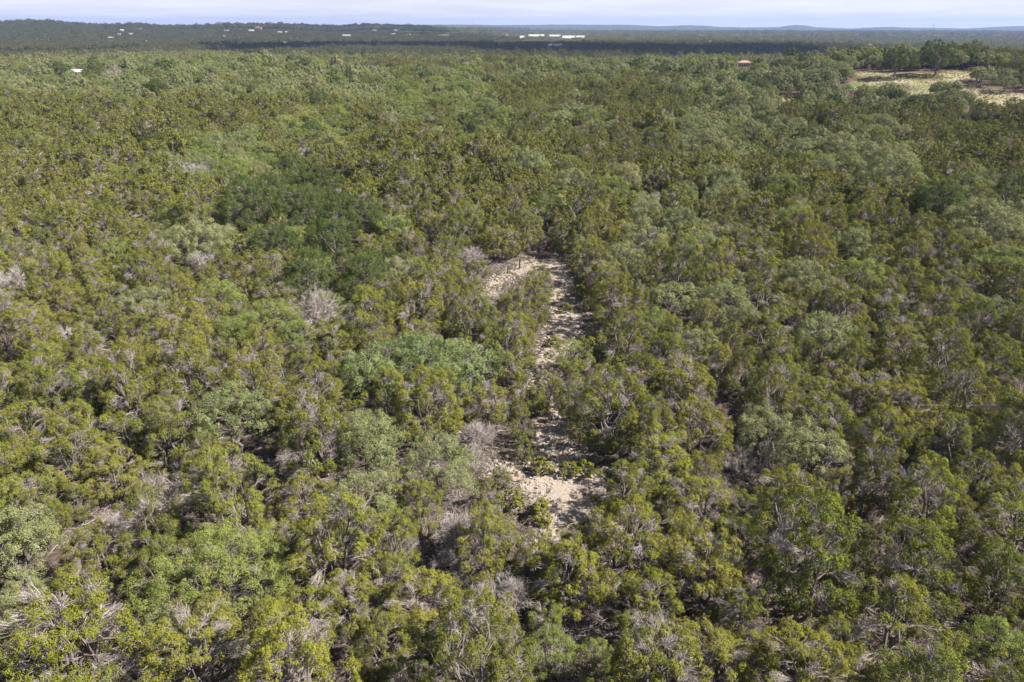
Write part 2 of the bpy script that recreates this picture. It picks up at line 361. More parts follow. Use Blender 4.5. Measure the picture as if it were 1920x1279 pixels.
# ------------------------------------------------------------------ the ground
TRACK = [(868, 585, 1.6), (905, 553, 1.5), (940, 525, 1.6), (985, 497, 1.9), (1030, 489, 1.9), (1048, 515, 1.9), (1055, 560, 2.1), (1062, 600, 2.5), (1062, 635, 2.5), (1025, 675, 1.6),
         (1012, 715, .8), (1022, 765, 1.4), (1028, 800, 1.8), (1035, 845, 2.2), (1050, 890, 3.0), (1078, 922, 3.4), (1062, 965, 2.2), (1045, 1000, 1.6), (1030, 1050, 1.0)]
TRK = np.array([(*place(a, b)[:2], c) for a, b, c in TRACK])
SIDE = np.array([(*place(a, b)[:2], c) for a, b, c in [(945, 880, 1.3), (1000, 905, 1.7), (1070, 920, 2.0), (1120, 915, 1.5)]])
def seg_dist(x, y, P):
    """distance to a polyline minus its half width there"""
    best = np.full(np.shape(x), 1e9)
    for a, b in zip(P[:-1], P[1:]):
        dx, dy = b[0] - a[0], b[1] - a[1]; t = np.clip(((x - a[0]) * dx + (y - a[1]) * dy) / (dx * dx + dy * dy), 0, 1)
        best = np.minimum(best, np.hypot(x - a[0] - t * dx, y - a[1] - t * dy) - (a[2] + (b[2] - a[2]) * t))
    return best
def track_d(x, y): return np.minimum(seg_dist(x, y, TRK), seg_dist(x, y, SIDE))
def blob(px, py, rx, ry):
    x, y, _ = place(px, py); x2, _, _ = place(px + rx, py); _, y2, _ = place(px, py - ry)
    return x, y, abs(x2 - x), abs(y2 - y)
GAPS = [blob(*g) for g in [(222, 672, 22, 22), (198, 645, 16, 10), (1006, 402, 8, 6), (490, 885, 15, 16), (1800, 1215, 60, 26), (1590, 985, 22, 22), (1470, 735, 22, 18), (950, 800, 10, 8), (1870, 850, 22, 16), (1010, 815, 26, 20), (1105, 850, 34, 30), (1150, 928, 44, 16)]]
MEADOW = [blob(*g) for g in [(1640, 165, 60, 16), (1760, 160, 80, 18), (1870, 185, 80, 18), (1800, 140, 120, 8), (1640, 140, 45, 8), (1690, 150, 80, 9), (1770, 143, 40, 9), (1850, 175, 60, 9), (1905, 192, 40, 9), (1830, 182, 50, 7), (1725, 173, 40, 6), (1570, 170, 25, 6), (1475, 188, 25, 9), (1425, 172, 22, 6), (1545, 195, 26, 6), (1470, 200, 14, 6), (1860, 205, 40, 7),
                             (158, 152, 12, 3), (174, 154, 8, 2.5), (285, 156, 6, 3), (683, 152, 6, 8), (672, 150, 8, 4)]]
FIELD = [(place(920, 110.5), 90, 22), (place(1095, 112), 40, 20), (place(1300, 117), 26, 12)]
def ell(x, y, L):
    m = np.full(np.shape(x), 9.0)
    for cx, cy, a, b in L: m = np.minimum(m, np.hypot((x - cx) / a, (y - cy) / b))
    return m
def ring_mesh():
    na = 900; rr = np.concatenate([np.linspace(4, 130, 120), np.geomspace(131.5, 1200, 130), np.geomspace(1215, 6000, 90)[0:], np.geomspace(6080, 13500, 70), np.linspace(13700, 15000, 6)])
    # finer in front of the viewpoint, coarser behind
    u = np.linspace(-1, 1, na, endpoint=False); an = np.pi * (0.42 * u + 0.58 * u ** 3)
    A, D = np.meshgrid(an, rr); x = np.sin(A) * D; y = np.cos(A) * D
    z = H(x, y) + 0.12 * fbm(x / 1.7, y / 1.7, 40, 3) * (D < 140) + 9 * fbm(x / 45, y / 45, 41, 3) * sm(5200, 6500, D) + 10 * fbm(x / 60, y / 60, 42, 3) * sm(2800, 4200, D)
    nr = len(rr); v = np.stack([x, y, z], -1).reshape(-1, 3); k = np.arange(nr - 1)[:, None] * na; j = np.arange(na)[None]; j2 = (j + 1) % na
    f = np.stack([k + j, k + j2, k + na + j2, k + na + j], -1).reshape(-1, 4)[:, ::-1]
    v = np.vstack([v, [[0, 0, float(H(0, 0))]]]); c = len(v) - 1
    tri = np.stack([np.arange(na), np.full(na, c), (np.arange(na) + 1) % na], -1)[:, ::-1]
    return v, f, tri
def ground_material():
    m, t, N, L = new_mat('forest_floor')
    o = N('ShaderNodeOutputMaterial'); p = N('ShaderNodeBsdfPrincipled'); g = N('ShaderNodeNewGeometry')
    def noise(s, det=5, ro=0.6):
        n = N('ShaderNodeTexNoise'); n.inputs['Scale'].default_value = s; n.inputs['Detail'].default_value = det; n.inputs['Roughness'].default_value = ro; L(g.outputs['Position'], n.inputs['Vector']); return n
    def ramp(src, *st):
        r = N('ShaderNodeValToRGB'); e = r.color_ramp.elements
        while len(e) < len(st): e.new(0.5)
        for k, (q, c) in enumerate(st): e[k].position = q; e[k].color = (*c, 1)
        L(src, r.inputs[0]); return r
    def mix(f, a, b):
        x = N('ShaderNodeMixRGB'); L(f, x.inputs[0]); L(a, x.inputs[1]); L(b, x.inputs[2]); return x.outputs[0]
    def attr(nm):
        a = N('ShaderNodeAttribute'); a.attribute_name = nm; return a.outputs['Fac']
    litter = ramp(noise(2.2, 8, 0.7).outputs['Fac'], (0.3, (0.05, 0.036, 0.029)), (0.5, (0.095, 0.07, 0.056)), (0.63, (0.19, 0.15, 0.122)), (0.74, (0.42, 0.36, 0.30)))
    grass = ramp(noise(0.05, 6, 0.65).outputs['Fac'], (0.38, (0.17, 0.18, 0.075)), (0.5, (0.28, 0.24, 0.14)), (0.62, (0.37, 0.31, 0.22)))
    wood = ramp(noise(0.035, 9, 0.75).outputs['Fac'], (0.34, (0.035, 0.045, 0.02)), (0.5, (0.085, 0.10, 0.045)), (0.62, (0.13, 0.14, 0.07)), (0.74, (0.22, 0.2, 0.13)))
    c = mix(attr('grass'), litter.outputs[0], grass.outputs[0])
    c = mix(attr('wooded'), c, wood.outputs[0])
    L(c, p.inputs['Base Color']); p.inputs['Roughness'].default_value = 0.95; p.inputs['Specular IOR Level'].default_value = 0.05
    b = N('ShaderNodeBump'); b.inputs['Strength'].default_value = 0.6; b.inputs['Distance'].default_value = 0.15; L(noise(5, 6, 0.7).outputs['Fac'], b.inputs['Height']); L(b.outputs[0], p.inputs['Normal'])
    L(p.outputs[0], o.inputs[0]); return m
v, f, tri = ring_mesh()
gm = mesh_from('ground', v, [f, tri], [ground_material()], smooth=True)
x, y = v[:, 0], v[:, 1]; d = np.hypot(x, y)
gr = 1 - sm(0.6, 1.2, ell(x, y, MEADOW) + 1.0 * fbm(x / 9, y / 9, 61, 3))
fd = np.zeros(len(x))
for (cx, cy, _), a, b in FIELD: fd = np.maximum(fd, 1 - sm(0.8, 1.1, np.hypot((x - cx) / a, (y - cy) / b)))
gr = np.maximum(gr, fd)
for nm, val in (('grass', gr), ('wooded', np.maximum(sm(560, 760, d) * (1 - gr), 0))):
    a = gm.attributes.new(nm, 'FLOAT', 'POINT'); a.data.foreach_set('value', val.astype(np.float32))
tag(link('ground', gm), 'wooded hill country ground with brown leaf litter and pale soil', kind='structure')
# the bare pale track of limestone rubble
def track_mesh():
    P = np.vstack([TRK, SIDE]); x0, x1, y0, y1 = P[:, 0].min() - 6, P[:, 0].max() + 6, P[:, 1].min() - 6, P[:, 1].max() + 6
    st = 0.22; X, Y = np.meshgrid(np.arange(x0, x1, st), np.arange(y0, y1, st))
    dd = track_d(X, Y) + 3.4 * fbm(X / 2.4, Y / 2.4, 51, 4) + 0.15
    Z = H(X, Y) + 0.12 * fbm(X / 1.7, Y / 1.7, 40, 3) + 0.035 + 0.09 * fbm(X / 0.6, Y / 0.6, 52, 3) - 0.16 * sm(-0.5, 0.35, dd)
    ok = dd < 0.45; nx = X.shape[1]
    q = ok[:-1, :-1] & ok[1:, :-1] & ok[:-1, 1:] & ok[1:, 1:]
    i, j = np.nonzero(q); k = i * nx + j; f = np.stack([k, k + 1, k + nx + 1, k + nx], -1)
    us, inv = np.unique(f, return_inverse=True)
    return np.stack([X, Y, Z], -1).reshape(-1, 3)[us], inv.reshape(f.shape), dd.ravel()[us]
def track_material():
    m, t, N, L = new_mat('pale_limestone_rubble')
    o = N('ShaderNodeOutputMaterial'); p = N('ShaderNodeBsdfPrincipled'); g = N('ShaderNodeNewGeometry')
    n1 = N('ShaderNodeTexNoise'); n1.inputs['Scale'].default_value = 0.35; n1.inputs['Detail'].default_value = 5; L(g.outputs['Position'], n1.inputs[0])
    n2 = N('ShaderNodeTexNoise'); n2.inputs['Scale'].default_value = 5.0; n2.inputs['Detail'].default_value = 8; n2.inputs['Roughness'].default_value = 0.75; L(g.outputs['Position'], n2.inputs[0])
    r1 = N('ShaderNodeValToRGB'); r1.color_ramp.elements[0].position = .38; r1.color_ramp.elements[1].position = .62; r1.color_ramp.elements[0].color = (.37, .315, .272, 1); r1.color_ramp.elements[1].color = (.40, .305, .225, 1); L(n1.outputs['Fac'], r1.inputs[0])
    r2 = N('ShaderNodeValToRGB'); e = r2.color_ramp.elements; e[0].position = .33; e[0].color = (.38, .36, .34, 1); e[1].position = .55; e[1].color = (1.1, 1.1, 1.1, 1); L(n2.outputs['Fac'], r2.inputs[0])
    mm = N('ShaderNodeMixRGB'); mm.blend_type = 'MULTIPLY'; mm.inputs[0].default_value = 1; L(r1.outputs[0], mm.inputs[1]); L(r2.outputs[0], mm.inputs[2])
    L(mm.outputs[0], p.inputs['Base Color']); p.inputs['Roughness'].default_value = .95; p.inputs['Specular IOR Level'].default_value = .1
    b = N('ShaderNodeBump'); b.inputs['Strength'].default_value = .8; b.inputs['Distance'].default_value = .12; L(n2.outputs['Fac'], b.inputs['Height']); L(b.outputs[0], p.inputs['Normal'])
    L(p.outputs[0], o.inputs[0]); return m
tv, tf, td = track_mesh()
tag(link('path', mesh_from('path', tv, tf, [track_material()], smooth=True)), 'bare pale rubble track winding between junipers', kind='structure')
# ------------------------------------------------------------------ air
hz = 15500.0
bx = np.array([[a, b, c] for c in (-90.0, 200.0) for b in (-hz, hz) for a in (-hz, hz)])
hm, t, N, L = new_mat('haze_air')
o = N('ShaderNodeOutputMaterial'); pv = N('ShaderNodeVolumePrincipled'); pv.inputs['Color'].default_value = (0.34, 0.48, 1.0, 1); pv.inputs['Density'].default_value = 6.4e-5; pv.inputs['Anisotropy'].default_value = 0.1
L(pv.outputs[0], o.inputs['Volume'])
tag(link('haze', mesh_from('haze', bx, np.array([[0, 2, 3, 1], [4, 5, 7, 6], [0, 1, 5, 4], [2, 6, 7, 3], [0, 4, 6, 2], [1, 3, 7, 5]]), [hm])), 'pale bluish air haze over the far hills', kind='stuff')
# clouds that throw the shade lying on the far hills and the valley (they stand above the picture)
M_CLOUD = flat_mat('cloud_white', (0.85, 0.85, 0.86), 0.04, 0.002, 1.0)
nt_ = M_CLOUD.node_tree; tb = nt_.nodes.new('ShaderNodeBsdfTransparent'); mxs = nt_.nodes.new('ShaderNodeMixShader'); mxs.inputs[0].default_value = .72
on = [n_ for n_ in nt_.nodes if n_.type == 'OUTPUT_MATERIAL'][0]; pn = [n_ for n_ in nt_.nodes if n_.type == 'BSDF_PRINCIPLED'][0]
nt_.links.new(pn.outputs[0], mxs.inputs[1]); nt_.links.new(tb.outputs[0], mxs.inputs[2]); nt_.links.new(mxs.outputs[0], on.inputs[0])
def cloud(cx, cy, rx, ry, seed):
    zz = 1300.0; k = zz / math.tan(R(SUN_EL)); ox, oy = math.sin(R(SUN_AZ)) * k, math.cos(R(SUN_AZ)) * k
    na, ne = 72, 24; A, E = np.meshgrid(np.arange(na) * 2 * np.pi / na, np.linspace(-1.5, 1.5, ne))
    X, Y, Z = np.cos(E) * np.cos(A), np.cos(E) * np.sin(A), np.sin(E)
    n = 1 + 0.9 * fbm(X * 2.2 + 9 + Z, Y * 2.2 + 5, seed, 4)
    v = np.stack([X * rx * n, Y * ry * n, np.where(Z > 0, Z * 330 * n, Z * 50 * n)], -1).reshape(-1, 3) + [cx + ox, cy + oy, zz]
    kk = np.arange(ne - 1)[:, None] * na; j = np.arange(na)[None]; j2 = (j + 1) % na
    f = np.stack([kk + j, kk + j2, kk + na + j2, kk + na + j], -1).reshape(-1, 4)
    cap = np.stack([np.arange(na), np.full(na, na * ne), (np.arange(na) + 1) % na], -1); cap2 = np.stack([(ne - 1) * na + np.arange(na), (ne - 1) * na + (np.arange(na) + 1) % na, np.full(na, na * ne + 1)], -1)
    v = np.vstack([v, v[:na].mean(0), v[(ne - 1) * na:ne * na].mean(0)])
    tag(link('cloud', mesh_from('cloud', v, [f, cap, cap2], [M_CLOUD], smooth=True)), 'white cloud above the hills', kind='structure')
cloud(-1600, 2450, 1500, 2000, 3)
cloud(-950, 4700, 900, 700, 8)
cloud(0, 1560, 520, 600, 5)
cloud(380, 1650, 420, 600, 6)
# ------------------------------------------------------------------ instanced masses
def instance_node_group(coll):
    g = bpy.data.node_groups.new('scatter', 'GeometryNodeTree')
    g.interface.new_socket('Geometry', in_out='INPUT', socket_type='NodeSocketGeometry'); g.interface.new_socket('Geometry', in_out='OUTPUT', socket_type='NodeSocketGeometry')
    N = g.nodes.new; L = g.links.new
    gi, go = N('NodeGroupInput'), N('NodeGroupOutput'); ip = N('GeometryNodeInstanceOnPoints'); ci = N('GeometryNodeCollectionInfo')
    ci.inputs['Collection'].default_value = coll; ci.inputs['Separate Children'].default_value = True; ci.inputs['Reset Children'].default_value = True
    def na(nm, ty):
        n = N('GeometryNodeInputNamedAttribute'); n.data_type = ty; n.inputs['Name'].default_value = nm; return n.outputs['Attribute']
    L(gi.outputs[0], ip.inputs['Points']); L(ci.outputs[0], ip.inputs['Instance']); ip.inputs['Pick Instance'].default_value = True
    L(na('idx', 'INT'), ip.inputs['Instance Index'])
    er = N('FunctionNodeEulerToRotation'); L(na('rot', 'FLOAT_VECTOR'), er.inputs[0]); L(er.outputs[0], ip.inputs['Rotation'])
    L(na('scl', 'FLOAT_VECTOR'), ip.inputs['Scale']); L(ip.outputs[0], go.inputs[0])
    return g
def mass(name, label, meshes, pts, idx, rot, scl):
    coll = bpy.data.collections.new(name + '_kinds')
    for k, me in enumerate(meshes):
        po = bpy.data.objects.new(f'{name}_kind_{k:02d}', me); coll.objects.link(po)
    me = bpy.data.meshes.new(name); n = len(pts); me.vertices.add(n); me.vertices.foreach_set('co', np.asarray(pts, np.float32).ravel())
    a = me.attributes.new('idx', 'INT', 'POINT'); a.data.foreach_set('value', np.asarray(idx, np.int32))
    for nm, val in (('rot', rot), ('scl', scl)):
        a = me.attributes.new(nm, 'FLOAT_VECTOR', 'POINT'); a.data.foreach_set('vector', np.asarray(val, np.float32).ravel())
    o = link(name, me); md = o.modifiers.new('scatter', 'NODES'); md.node_group = instance_node_group(coll)
    return tag(o, label, kind='stuff')
# ------------------------------------------------------------------ single trees that can be told apart: kind, crown centre in the picture, crown width, label, short phrase
NAMED = [
 ('oak', 700, 705, 135, 'blue-green live oak, left of the three clumped beside the pale track', 'the left clumped oak'),
 ('oak', 790, 685, 160, 'blue-green live oak in the middle of the three clumped beside the track', 'the middle clumped oak'),
 ('oak', 878, 700, 130, 'blue-green live oak of the clump standing closest to the pale track', 'the clumped oak nearest the track'),
 ('oak', 690, 850, 130, 'light green live oak with lumpy upright crown, below the three clumped oaks', 'the lumpy light green oak'),
 ('oak', 680, 950, 130, 'tall light green live oak in front of another, its crown ragged and open', 'the ragged light green oak'),
 ('oak', 820, 872, 128, 'smooth rounded green live oak crown with a black shadow gap under it', 'the smooth rounded oak'),
 ('elm', 410, 1075, 235, 'largest deep green leafy tree in the near left of the woods', 'the large leafy green tree'),
 ('oak', 355, 1165, 130, 'green leafy oak joined to the front of the large leafy tree', 'the oak at the large leafy tree'),
 ('oak', 30, 1040, 150, 'grey-green oak at the left picture edge behind a bleached fallen branch', 'the grey-green edge oak'),
 ('oak', 20, 1150, 130, 'grey-green oak at the left picture edge, in front of the bleached fallen branch', 'the low edge oak'),
 ('oak', 438, 795, 128, 'feathery round green oak beside the black shaded hollow', 'the feathery green oak'),
 ('oak', 1440, 815, 105, 'pale sage oak with bare white limbs, left one of a pair', 'the left pale sage oak'),
 ('oak', 1525, 860, 130, 'pale sage oak with spreading crown, right one of a pair', 'the right pale sage oak'),
 ('elm', 1068, 668, 72, 'small bright green tree at the lower end of the sunlit track', 'the bright green track tree'),
 ('elm', 1035, 1235, 88, 'green leafy tree around the foot of the twisted white snag', 'the leafy tree by the snag'),
 ('elm', 1112, 1235, 75, 'narrow green leafy tree just right of the twisted white snag', 'the narrow leafy tree'),
 ('elm', 1880, 1235, 130, 'bright green leafy tree in the lower right corner by dark bare ground', 'the corner leafy tree'),
 ('oak', 1300, 655, 85, 'pale sage oak with bleached limbs sticking out in front', 'the bleached-limb oak'),
 ('oak', 1545, 640, 115, 'sage oak with a grey-green dome among dark olive junipers', 'the sage dome oak'),
 ('oak', 1505, 525, 105, 'silvery grey oak with a wide dome, on the right slope', 'the silvery grey oak'),
 ('oak', 1355, 572, 115, 'pale leafy oak with sunlit crown on the right slope', 'the sunlit pale oak'),
 ('oak', 1168, 500, 75, 'grey-green oak standing to the right of the far end of the track', 'the oak above the track'),
 ('elm', 1222, 605, 68, 'leafy green tree in the shade at the right of the track', 'the shaded leafy tree'),
 ('oak', 1310, 470, 100, 'sage green oak with pale crown on the middle right slope', 'the middle slope oak'),
 ('oak', 1270, 415, 80, 'pale oak above and left of the middle slope oak', 'the upper slope oak'),
 ('oak', 1665, 345, 125, 'largest rounded pale green oak far up the right slope', 'the large pale round oak'),
 ('oak', 1575, 275, 75, 'sage oak with bushy crown behind the large pale round oak', 'the bushy sage oak'),
 ('oak', 1625, 290, 70, 'small sage oak touching the bushy sage oak on its right', 'the small sage oak'),
 ('oak', 1355, 338, 90, 'wide greyish oak low among junipers on the right slope', 'the wide greyish oak'),
 ('oak', 1405, 245, 60, 'grey-green oak in the band of oaks below the open pasture', 'the band oak'),
 ('oak', 1330, 262, 58, 'lumpy grey oak with a dark shaded foot, at the band of oaks', 'the lumpy grey oak'),
 ('oak', 1845, 420, 130, 'broad ash grey oak near the right picture edge', 'the ash grey oak'),
 ('oak', 1862, 585, 75, 'small pale oak by the right edge among dark junipers', 'the small pale edge oak'),
 ('dark', 1890, 380, 70, 'dark green oak behind the broad ash grey oak', 'the dark oak at the edge'),
 ('oak', 1595, 470, 70, 'pale crowned oak above the silvery grey oak', 'the pale crowned oak'),
 ('dark', 655, 418, 115, 'darkest green oak with a wide dome, left of the middle', 'the darkest dome oak'),
 ('dark', 565, 395, 95, 'dark green oak next to the darkest dome oak on its left', 'the dark oak'),
 ('dark', 475, 392, 115, 'dark green oak, left end of a row of three dark domes', 'the left dark oak'),
 ('dark', 520, 462, 90, 'dark green oak in front of the row of dark domes', 'the front dark oak'),
 ('dark', 625, 470, 80, 'dark green oak in the shade under the darkest dome oak', 'the shaded dark oak'),
 ('dark', 585, 535, 90, 'mid green oak with dark foot left of the black hollow', 'the dark-footed oak'),
 ('dark', 690, 540, 85, 'dense green oak right of the black hollow above the clumped oaks', 'the dense green oak'),
 ('oak', 750, 520, 90, 'green oak with rounded crown between dense oak and juniper thicket', 'the thicket oak'),
 ('elm', 215, 478, 72, 'bright lime green tree alone among olive junipers at left', 'the lime green tree'),
 ('oak', 372, 455, 120, 'wide light green oak behind the pale grey dead fan', 'the wide light oak'),
 ('oak', 268, 578, 85, 'sage oak with grey twigs, low among junipers at left', 'the twiggy sage oak'),
 ('elm', 505, 600, 115, 'mid green leafy tree behind the thin white snag', 'the mid green tree'),
 ('elm', 440, 635, 75, 'fresh green tree left of the thin white snag', 'the fresh green tree'),
 ('elm', 560, 640, 80, 'green leafy tree right of the thin white snag', 'the green leafy tree'),
 ('elm', 492, 285, 62, 'mid green tree with tall round crown, upper left of the woods', 'the tall round tree'),
 ('dark', 548, 315, 62, 'deep green tree just right of the tall round tree', 'the deep green tree'),
 ('elm', 440, 325, 80, 'light green wide tree beside the upper pale grey dead fan', 'the light wide tree'),
 ('elm', 585, 262, 58, 'lime tree in the light green band climbing the slope', 'the lime band tree'),
 ('elm', 773, 232, 38, 'vivid green round tree beside grey bare bushes', 'the vivid green tree'),
 ('dark', 890, 240, 45, 'dark round tree in the light green band near the top', 'the dark band tree'),
 ('elm', 850, 192, 60, 'light lime tree in the middle of the upper band', 'the upper lime tree'),
 ('elm', 885, 270, 60, 'leafy green tree at the lower end of the upper band', 'the lower band tree'),
 ('oak', 1105, 245, 50, 'pale leafy oak in the upper middle of the woods', 'the pale upper oak'),
 ('oak', 1010, 205, 42, 'green rounded tree in the upper middle among junipers', 'the rounded upper tree'),
 ('jun', 1001, 528, 72, 'lone round juniper standing inside the bend of the pale track', 'the lone track juniper'),
 ('jun', 1092, 690, 80, 'olive juniper leaning over the lower end of the sunlit track', 'the leaning track juniper'),
 ('jun', 1150, 745, 150, 'big lumpy yellow-green juniper on the right of the narrow track', 'the big lumpy juniper'),
 ('jun', 1180, 908, 112, 'upright juniper at the right end of the near pale clearing', 'the clearing juniper'),
 ('jun', 905, 1010, 110, 'sunlit yellow-green juniper in front of the near pale clearing', 'the yellow-green juniper'),
 ('jun', 590, 850, 120, 'juniper with golden green top on the right of the black hollow', 'the golden-topped juniper'),
 ('jun', 905, 1165, 120, 'bright round juniper near the bottom, left of the white snag', 'the bright round juniper'),
 ('jun', 715, 1200, 110, 'pale pointed juniper at the bottom with a rust patch', 'the pale pointed juniper'),
 ('jun', 130, 850, 120, 'broad olive juniper at left with bare grey twigs below it', 'the broad left juniper'),
 ('jun', 1030, 728, 62, 'olive juniper closing the track where it narrows', 'the narrows juniper'),
 ('jun', 985, 735, 70, 'dull juniper at the left side of the narrow track', 'the left narrows juniper'),
 ('shrub', 1085, 545, 26, 'small olive bush at the right edge of the upper track', 'the upper track bush'),
 ('shrub', 1042, 640, 22, 'low grey-green bush at the left edge of the sunlit track', 'the left track bush'),
 ('shrub', 1100, 640, 30, 'round olive bush at the right edge of the sunlit track', 'the right track bush'),
 ('shrub', 1098, 880, 34, 'olive bush at the upper right of the near pale clearing', 'the right clearing bush'),
 ('shrub', 1064, 577, 20, 'small round green shrub on the right half of the sunlit track', 'the track shrub'),
 ('shrub', 1013, 875, 34, 'small olive shrub at the left of the shaded track', 'the shaded shrub'),
 ('shrub', 1068, 880, 32, 'dark little shrub at the right of the shaded track', 'the dark shrub'),
 ('shrub', 1000, 745, 40, 'low green bush where the track narrows', 'the narrows bush'),
 ('shrub', 960, 935, 44, 'yellow-green bush growing in the near pale clearing', 'the clearing bush'),
 ('shrub', 1010, 955, 40, 'yellow-green bush at the front of the near pale clearing', 'the front clearing bush'),
 ('fan', 372, 318, 52, 'pale grey dead tree with fanned bare branches, the farther of two', 'the upper grey dead fan'),
 ('fan', 370, 490, 62, 'pale grey dead tree with fanned bare branches, the nearer of two', 'the nearer grey dead fan'),
 ('fan', 30, 522, 70, 'bleached bare tree at the left picture edge', 'the bleached edge tree'),
 ('snag', 533, 675, 62, 'thin white dead snag rising out of green leafy trees', 'the thin white snag'),
 ('snag', 1052, 1185, 95, 'twisted white dead snag with forked limbs near the bottom', 'the twisted white snag'),
 ('fan', 82, 1125, 52, 'bleached fallen branch with many prongs at the lower left', 'the bleached fallen branch'),
 ('fan', 45, 1050, 44, 'pale bare branch lying over the grey-green edge oak', 'the pale bare branch'),
 ('brush', 130, 640, 120, 'heap of fallen brown and grey dead branches at left', 'the dead branch heap'),
 ('twiggy', 1138, 690, 58, 'pale grey leafless bush with upright twigs right of the track', 'the pale leafless bush'),
 ('twiggy', 900, 800, 95, 'grey leafless bush left of the narrow track', 'the grey leafless bush'),
 ('twiggy', 893, 850, 60, 'grey tangle of drooping twigs by the smooth rounded oak', 'the drooping tangle'),
 ('twiggy', 845, 985, 120, 'tall grey leafless tree left of the near pale clearing', 'the tall leafless tree'),
 ('twiggy', 965, 1085, 110, 'wide grey leafless tree below the near pale clearing', 'the wide leafless tree'),
 ('brush', 850, 1065, 90, 'dark brown tangle of drooping dead branches below the tall leafless tree', 'the brown drooping tangle'),
 ('brush', 320, 925, 130, 'tangle of grey dead branches over dark ground at left', 'the grey branch tangle'),
 ('brush', 215, 1000, 95, 'pale dead branches sprawled behind the large leafy tree', 'the sprawled branches'),
 ('twiggy', 1700, 405, 45, 'small grey leafless bush on the upper right slope', 'the small leafless bush'),
 ('twiggy', 740, 232, 40, 'grey leafless bush beside the vivid green tree', 'the grey upper bush'),
 ('twiggy', 662, 310, 34, 'pale grey leafless bush left of the middle far up', 'the pale upper bush'),
 ('snag', 1335, 690, 55, 'bleached crooked limb in front of the bleached-limb oak', 'the bleached crooked limb'),
 ('snag', 1445, 840, 60, 'slim white dead trunk inside the pale sage oaks', 'the slim white trunk'),
 ('twiggy', 1390, 850, 70, 'pinkish grey leafless bush left of the pale sage oaks', 'the pinkish bush'),
 ('twiggy', 1890, 735, 65, 'pale grey leafless bush at the right picture edge', 'the right edge bush'),
 ('twiggy', 1725, 880, 120, 'wide grey thicket of bare twigs on the right slope', 'the bare twig thicket'),
 ('rust', 1354, 766, 24, 'small dead juniper with rust orange needles', 'the rust orange juniper'),
 ('rust', 220, 1150, 20, 'little rust red dead juniper in a dark gap at lower left', 'the rust red juniper'),
 ('rust', 695, 1245, 26, 'reddish brown dead juniper top at the bottom', 'the reddish brown top'),
 ('dark', 1757, 117, 62, 'large dark oak with a full round crown behind the tan pasture', 'the large dark pasture oak'),
 ('dark', 1684, 122, 58, 'dark spreading oak standing alone in the tan pasture', 'the lone pasture oak'),
 ('elm', 1530, 113, 34, 'bright green round tree on the skyline left of the pasture', 'the bright skyline tree'),
 ('elm', 1592, 115, 30, 'pale green tree on the edge of the valley left of the pasture', 'the pale skyline tree'),
 ('dark', 1462, 122, 30, 'dark oak right of the red-roofed house', 'the dark house oak'),
 ('dark', 1478, 198, 20, 'dark slim tree on bare ground below the red-roofed house', 'the dark slim tree'),
 ('oak', 1420, 178, 40, 'grey-green oak with forked trunk below the red-roofed house', 'the forked oak'),
 ('dark', 182, 135, 42, 'dark round oak beside the grey metal barn', 'the barn oak'),
 ('twiggy', 213, 142, 34, 'pinkish grey bare oak right of the dark barn oak', 'the pinkish bare oak'),
 ('oak', 232, 114, 32, 'yellowish oak on the left skyline above the barn', 'the yellowish skyline oak'),
 ('dark', 110, 140, 48, 'green oak left of the grey metal barn', 'the left barn oak'),
 ('oak', 1790, 195, 46, 'round olive oak in front of the tan pasture', 'the olive pasture oak'),
 ('oak', 1690, 195, 36, 'dark olive oak below the lone pasture oak', 'the lower pasture oak'),
 ('dark', 1900, 195, 26, 'dark small oak at the right edge of the pasture', 'the edge pasture oak'),
 ('oak', 1765, 165, 34, 'bushy oak between two strips of tan pasture', 'the strip oak'),
]
NAME_OF = {'oak': ('live_oak', 'oak tree'), 'dark': ('live_oak', 'oak tree'), 'elm': ('broadleaf_tree', 'tree'), 'jun': ('juniper_tree', 'juniper'), 'juniper': ('juniper_tree', 'juniper'), 'snag': ('dead_tree', 'dead tree'),
           'fan': ('dead_tree', 'dead tree'), 'brush': ('brush_pile', 'brush pile'), 'twiggy': ('bare_bush', 'bare bush'), 'rust': ('dead_juniper', 'dead juniper'), 'shrub': ('shrub', 'shrub')}
GROUP_OF = {'live_oak': 'live oaks in the woodland', 'broadleaf_tree': 'leafy green trees in the woodland', 'juniper_tree': 'junipers of the thicket', 'dead_tree': 'dead bleached trees',
            'brush_pile': 'fallen dead branches', 'bare_bush': 'leafless grey bushes', 'dead_juniper': 'dead junipers with rust needles', 'shrub': 'small shrubs along the track'}
trees = []      # dicts: kind, x, y, r (crown radius), pi (which build), sc, label, phrase
def std(kind): return 'juniper' if kind == 'jun' else kind
def add_tree(kind, x, y, r, label=None, phrase=None, pi=None, hs=1.0):
    P = PROTO[(std(kind), 0)]; pi = int(rng.integers(len(P))) if pi is None else pi
    trees.append(dict(kind=std(kind), x=x, y=y, r=r, pi=pi, s=r / P[pi]['R'], hs=hs, label=label, phrase=phrase))
    return trees[-1]
NAMED_SEEN = []; BRUSHW = {q[3] for q in NAMED if q[0] == 'brush'}
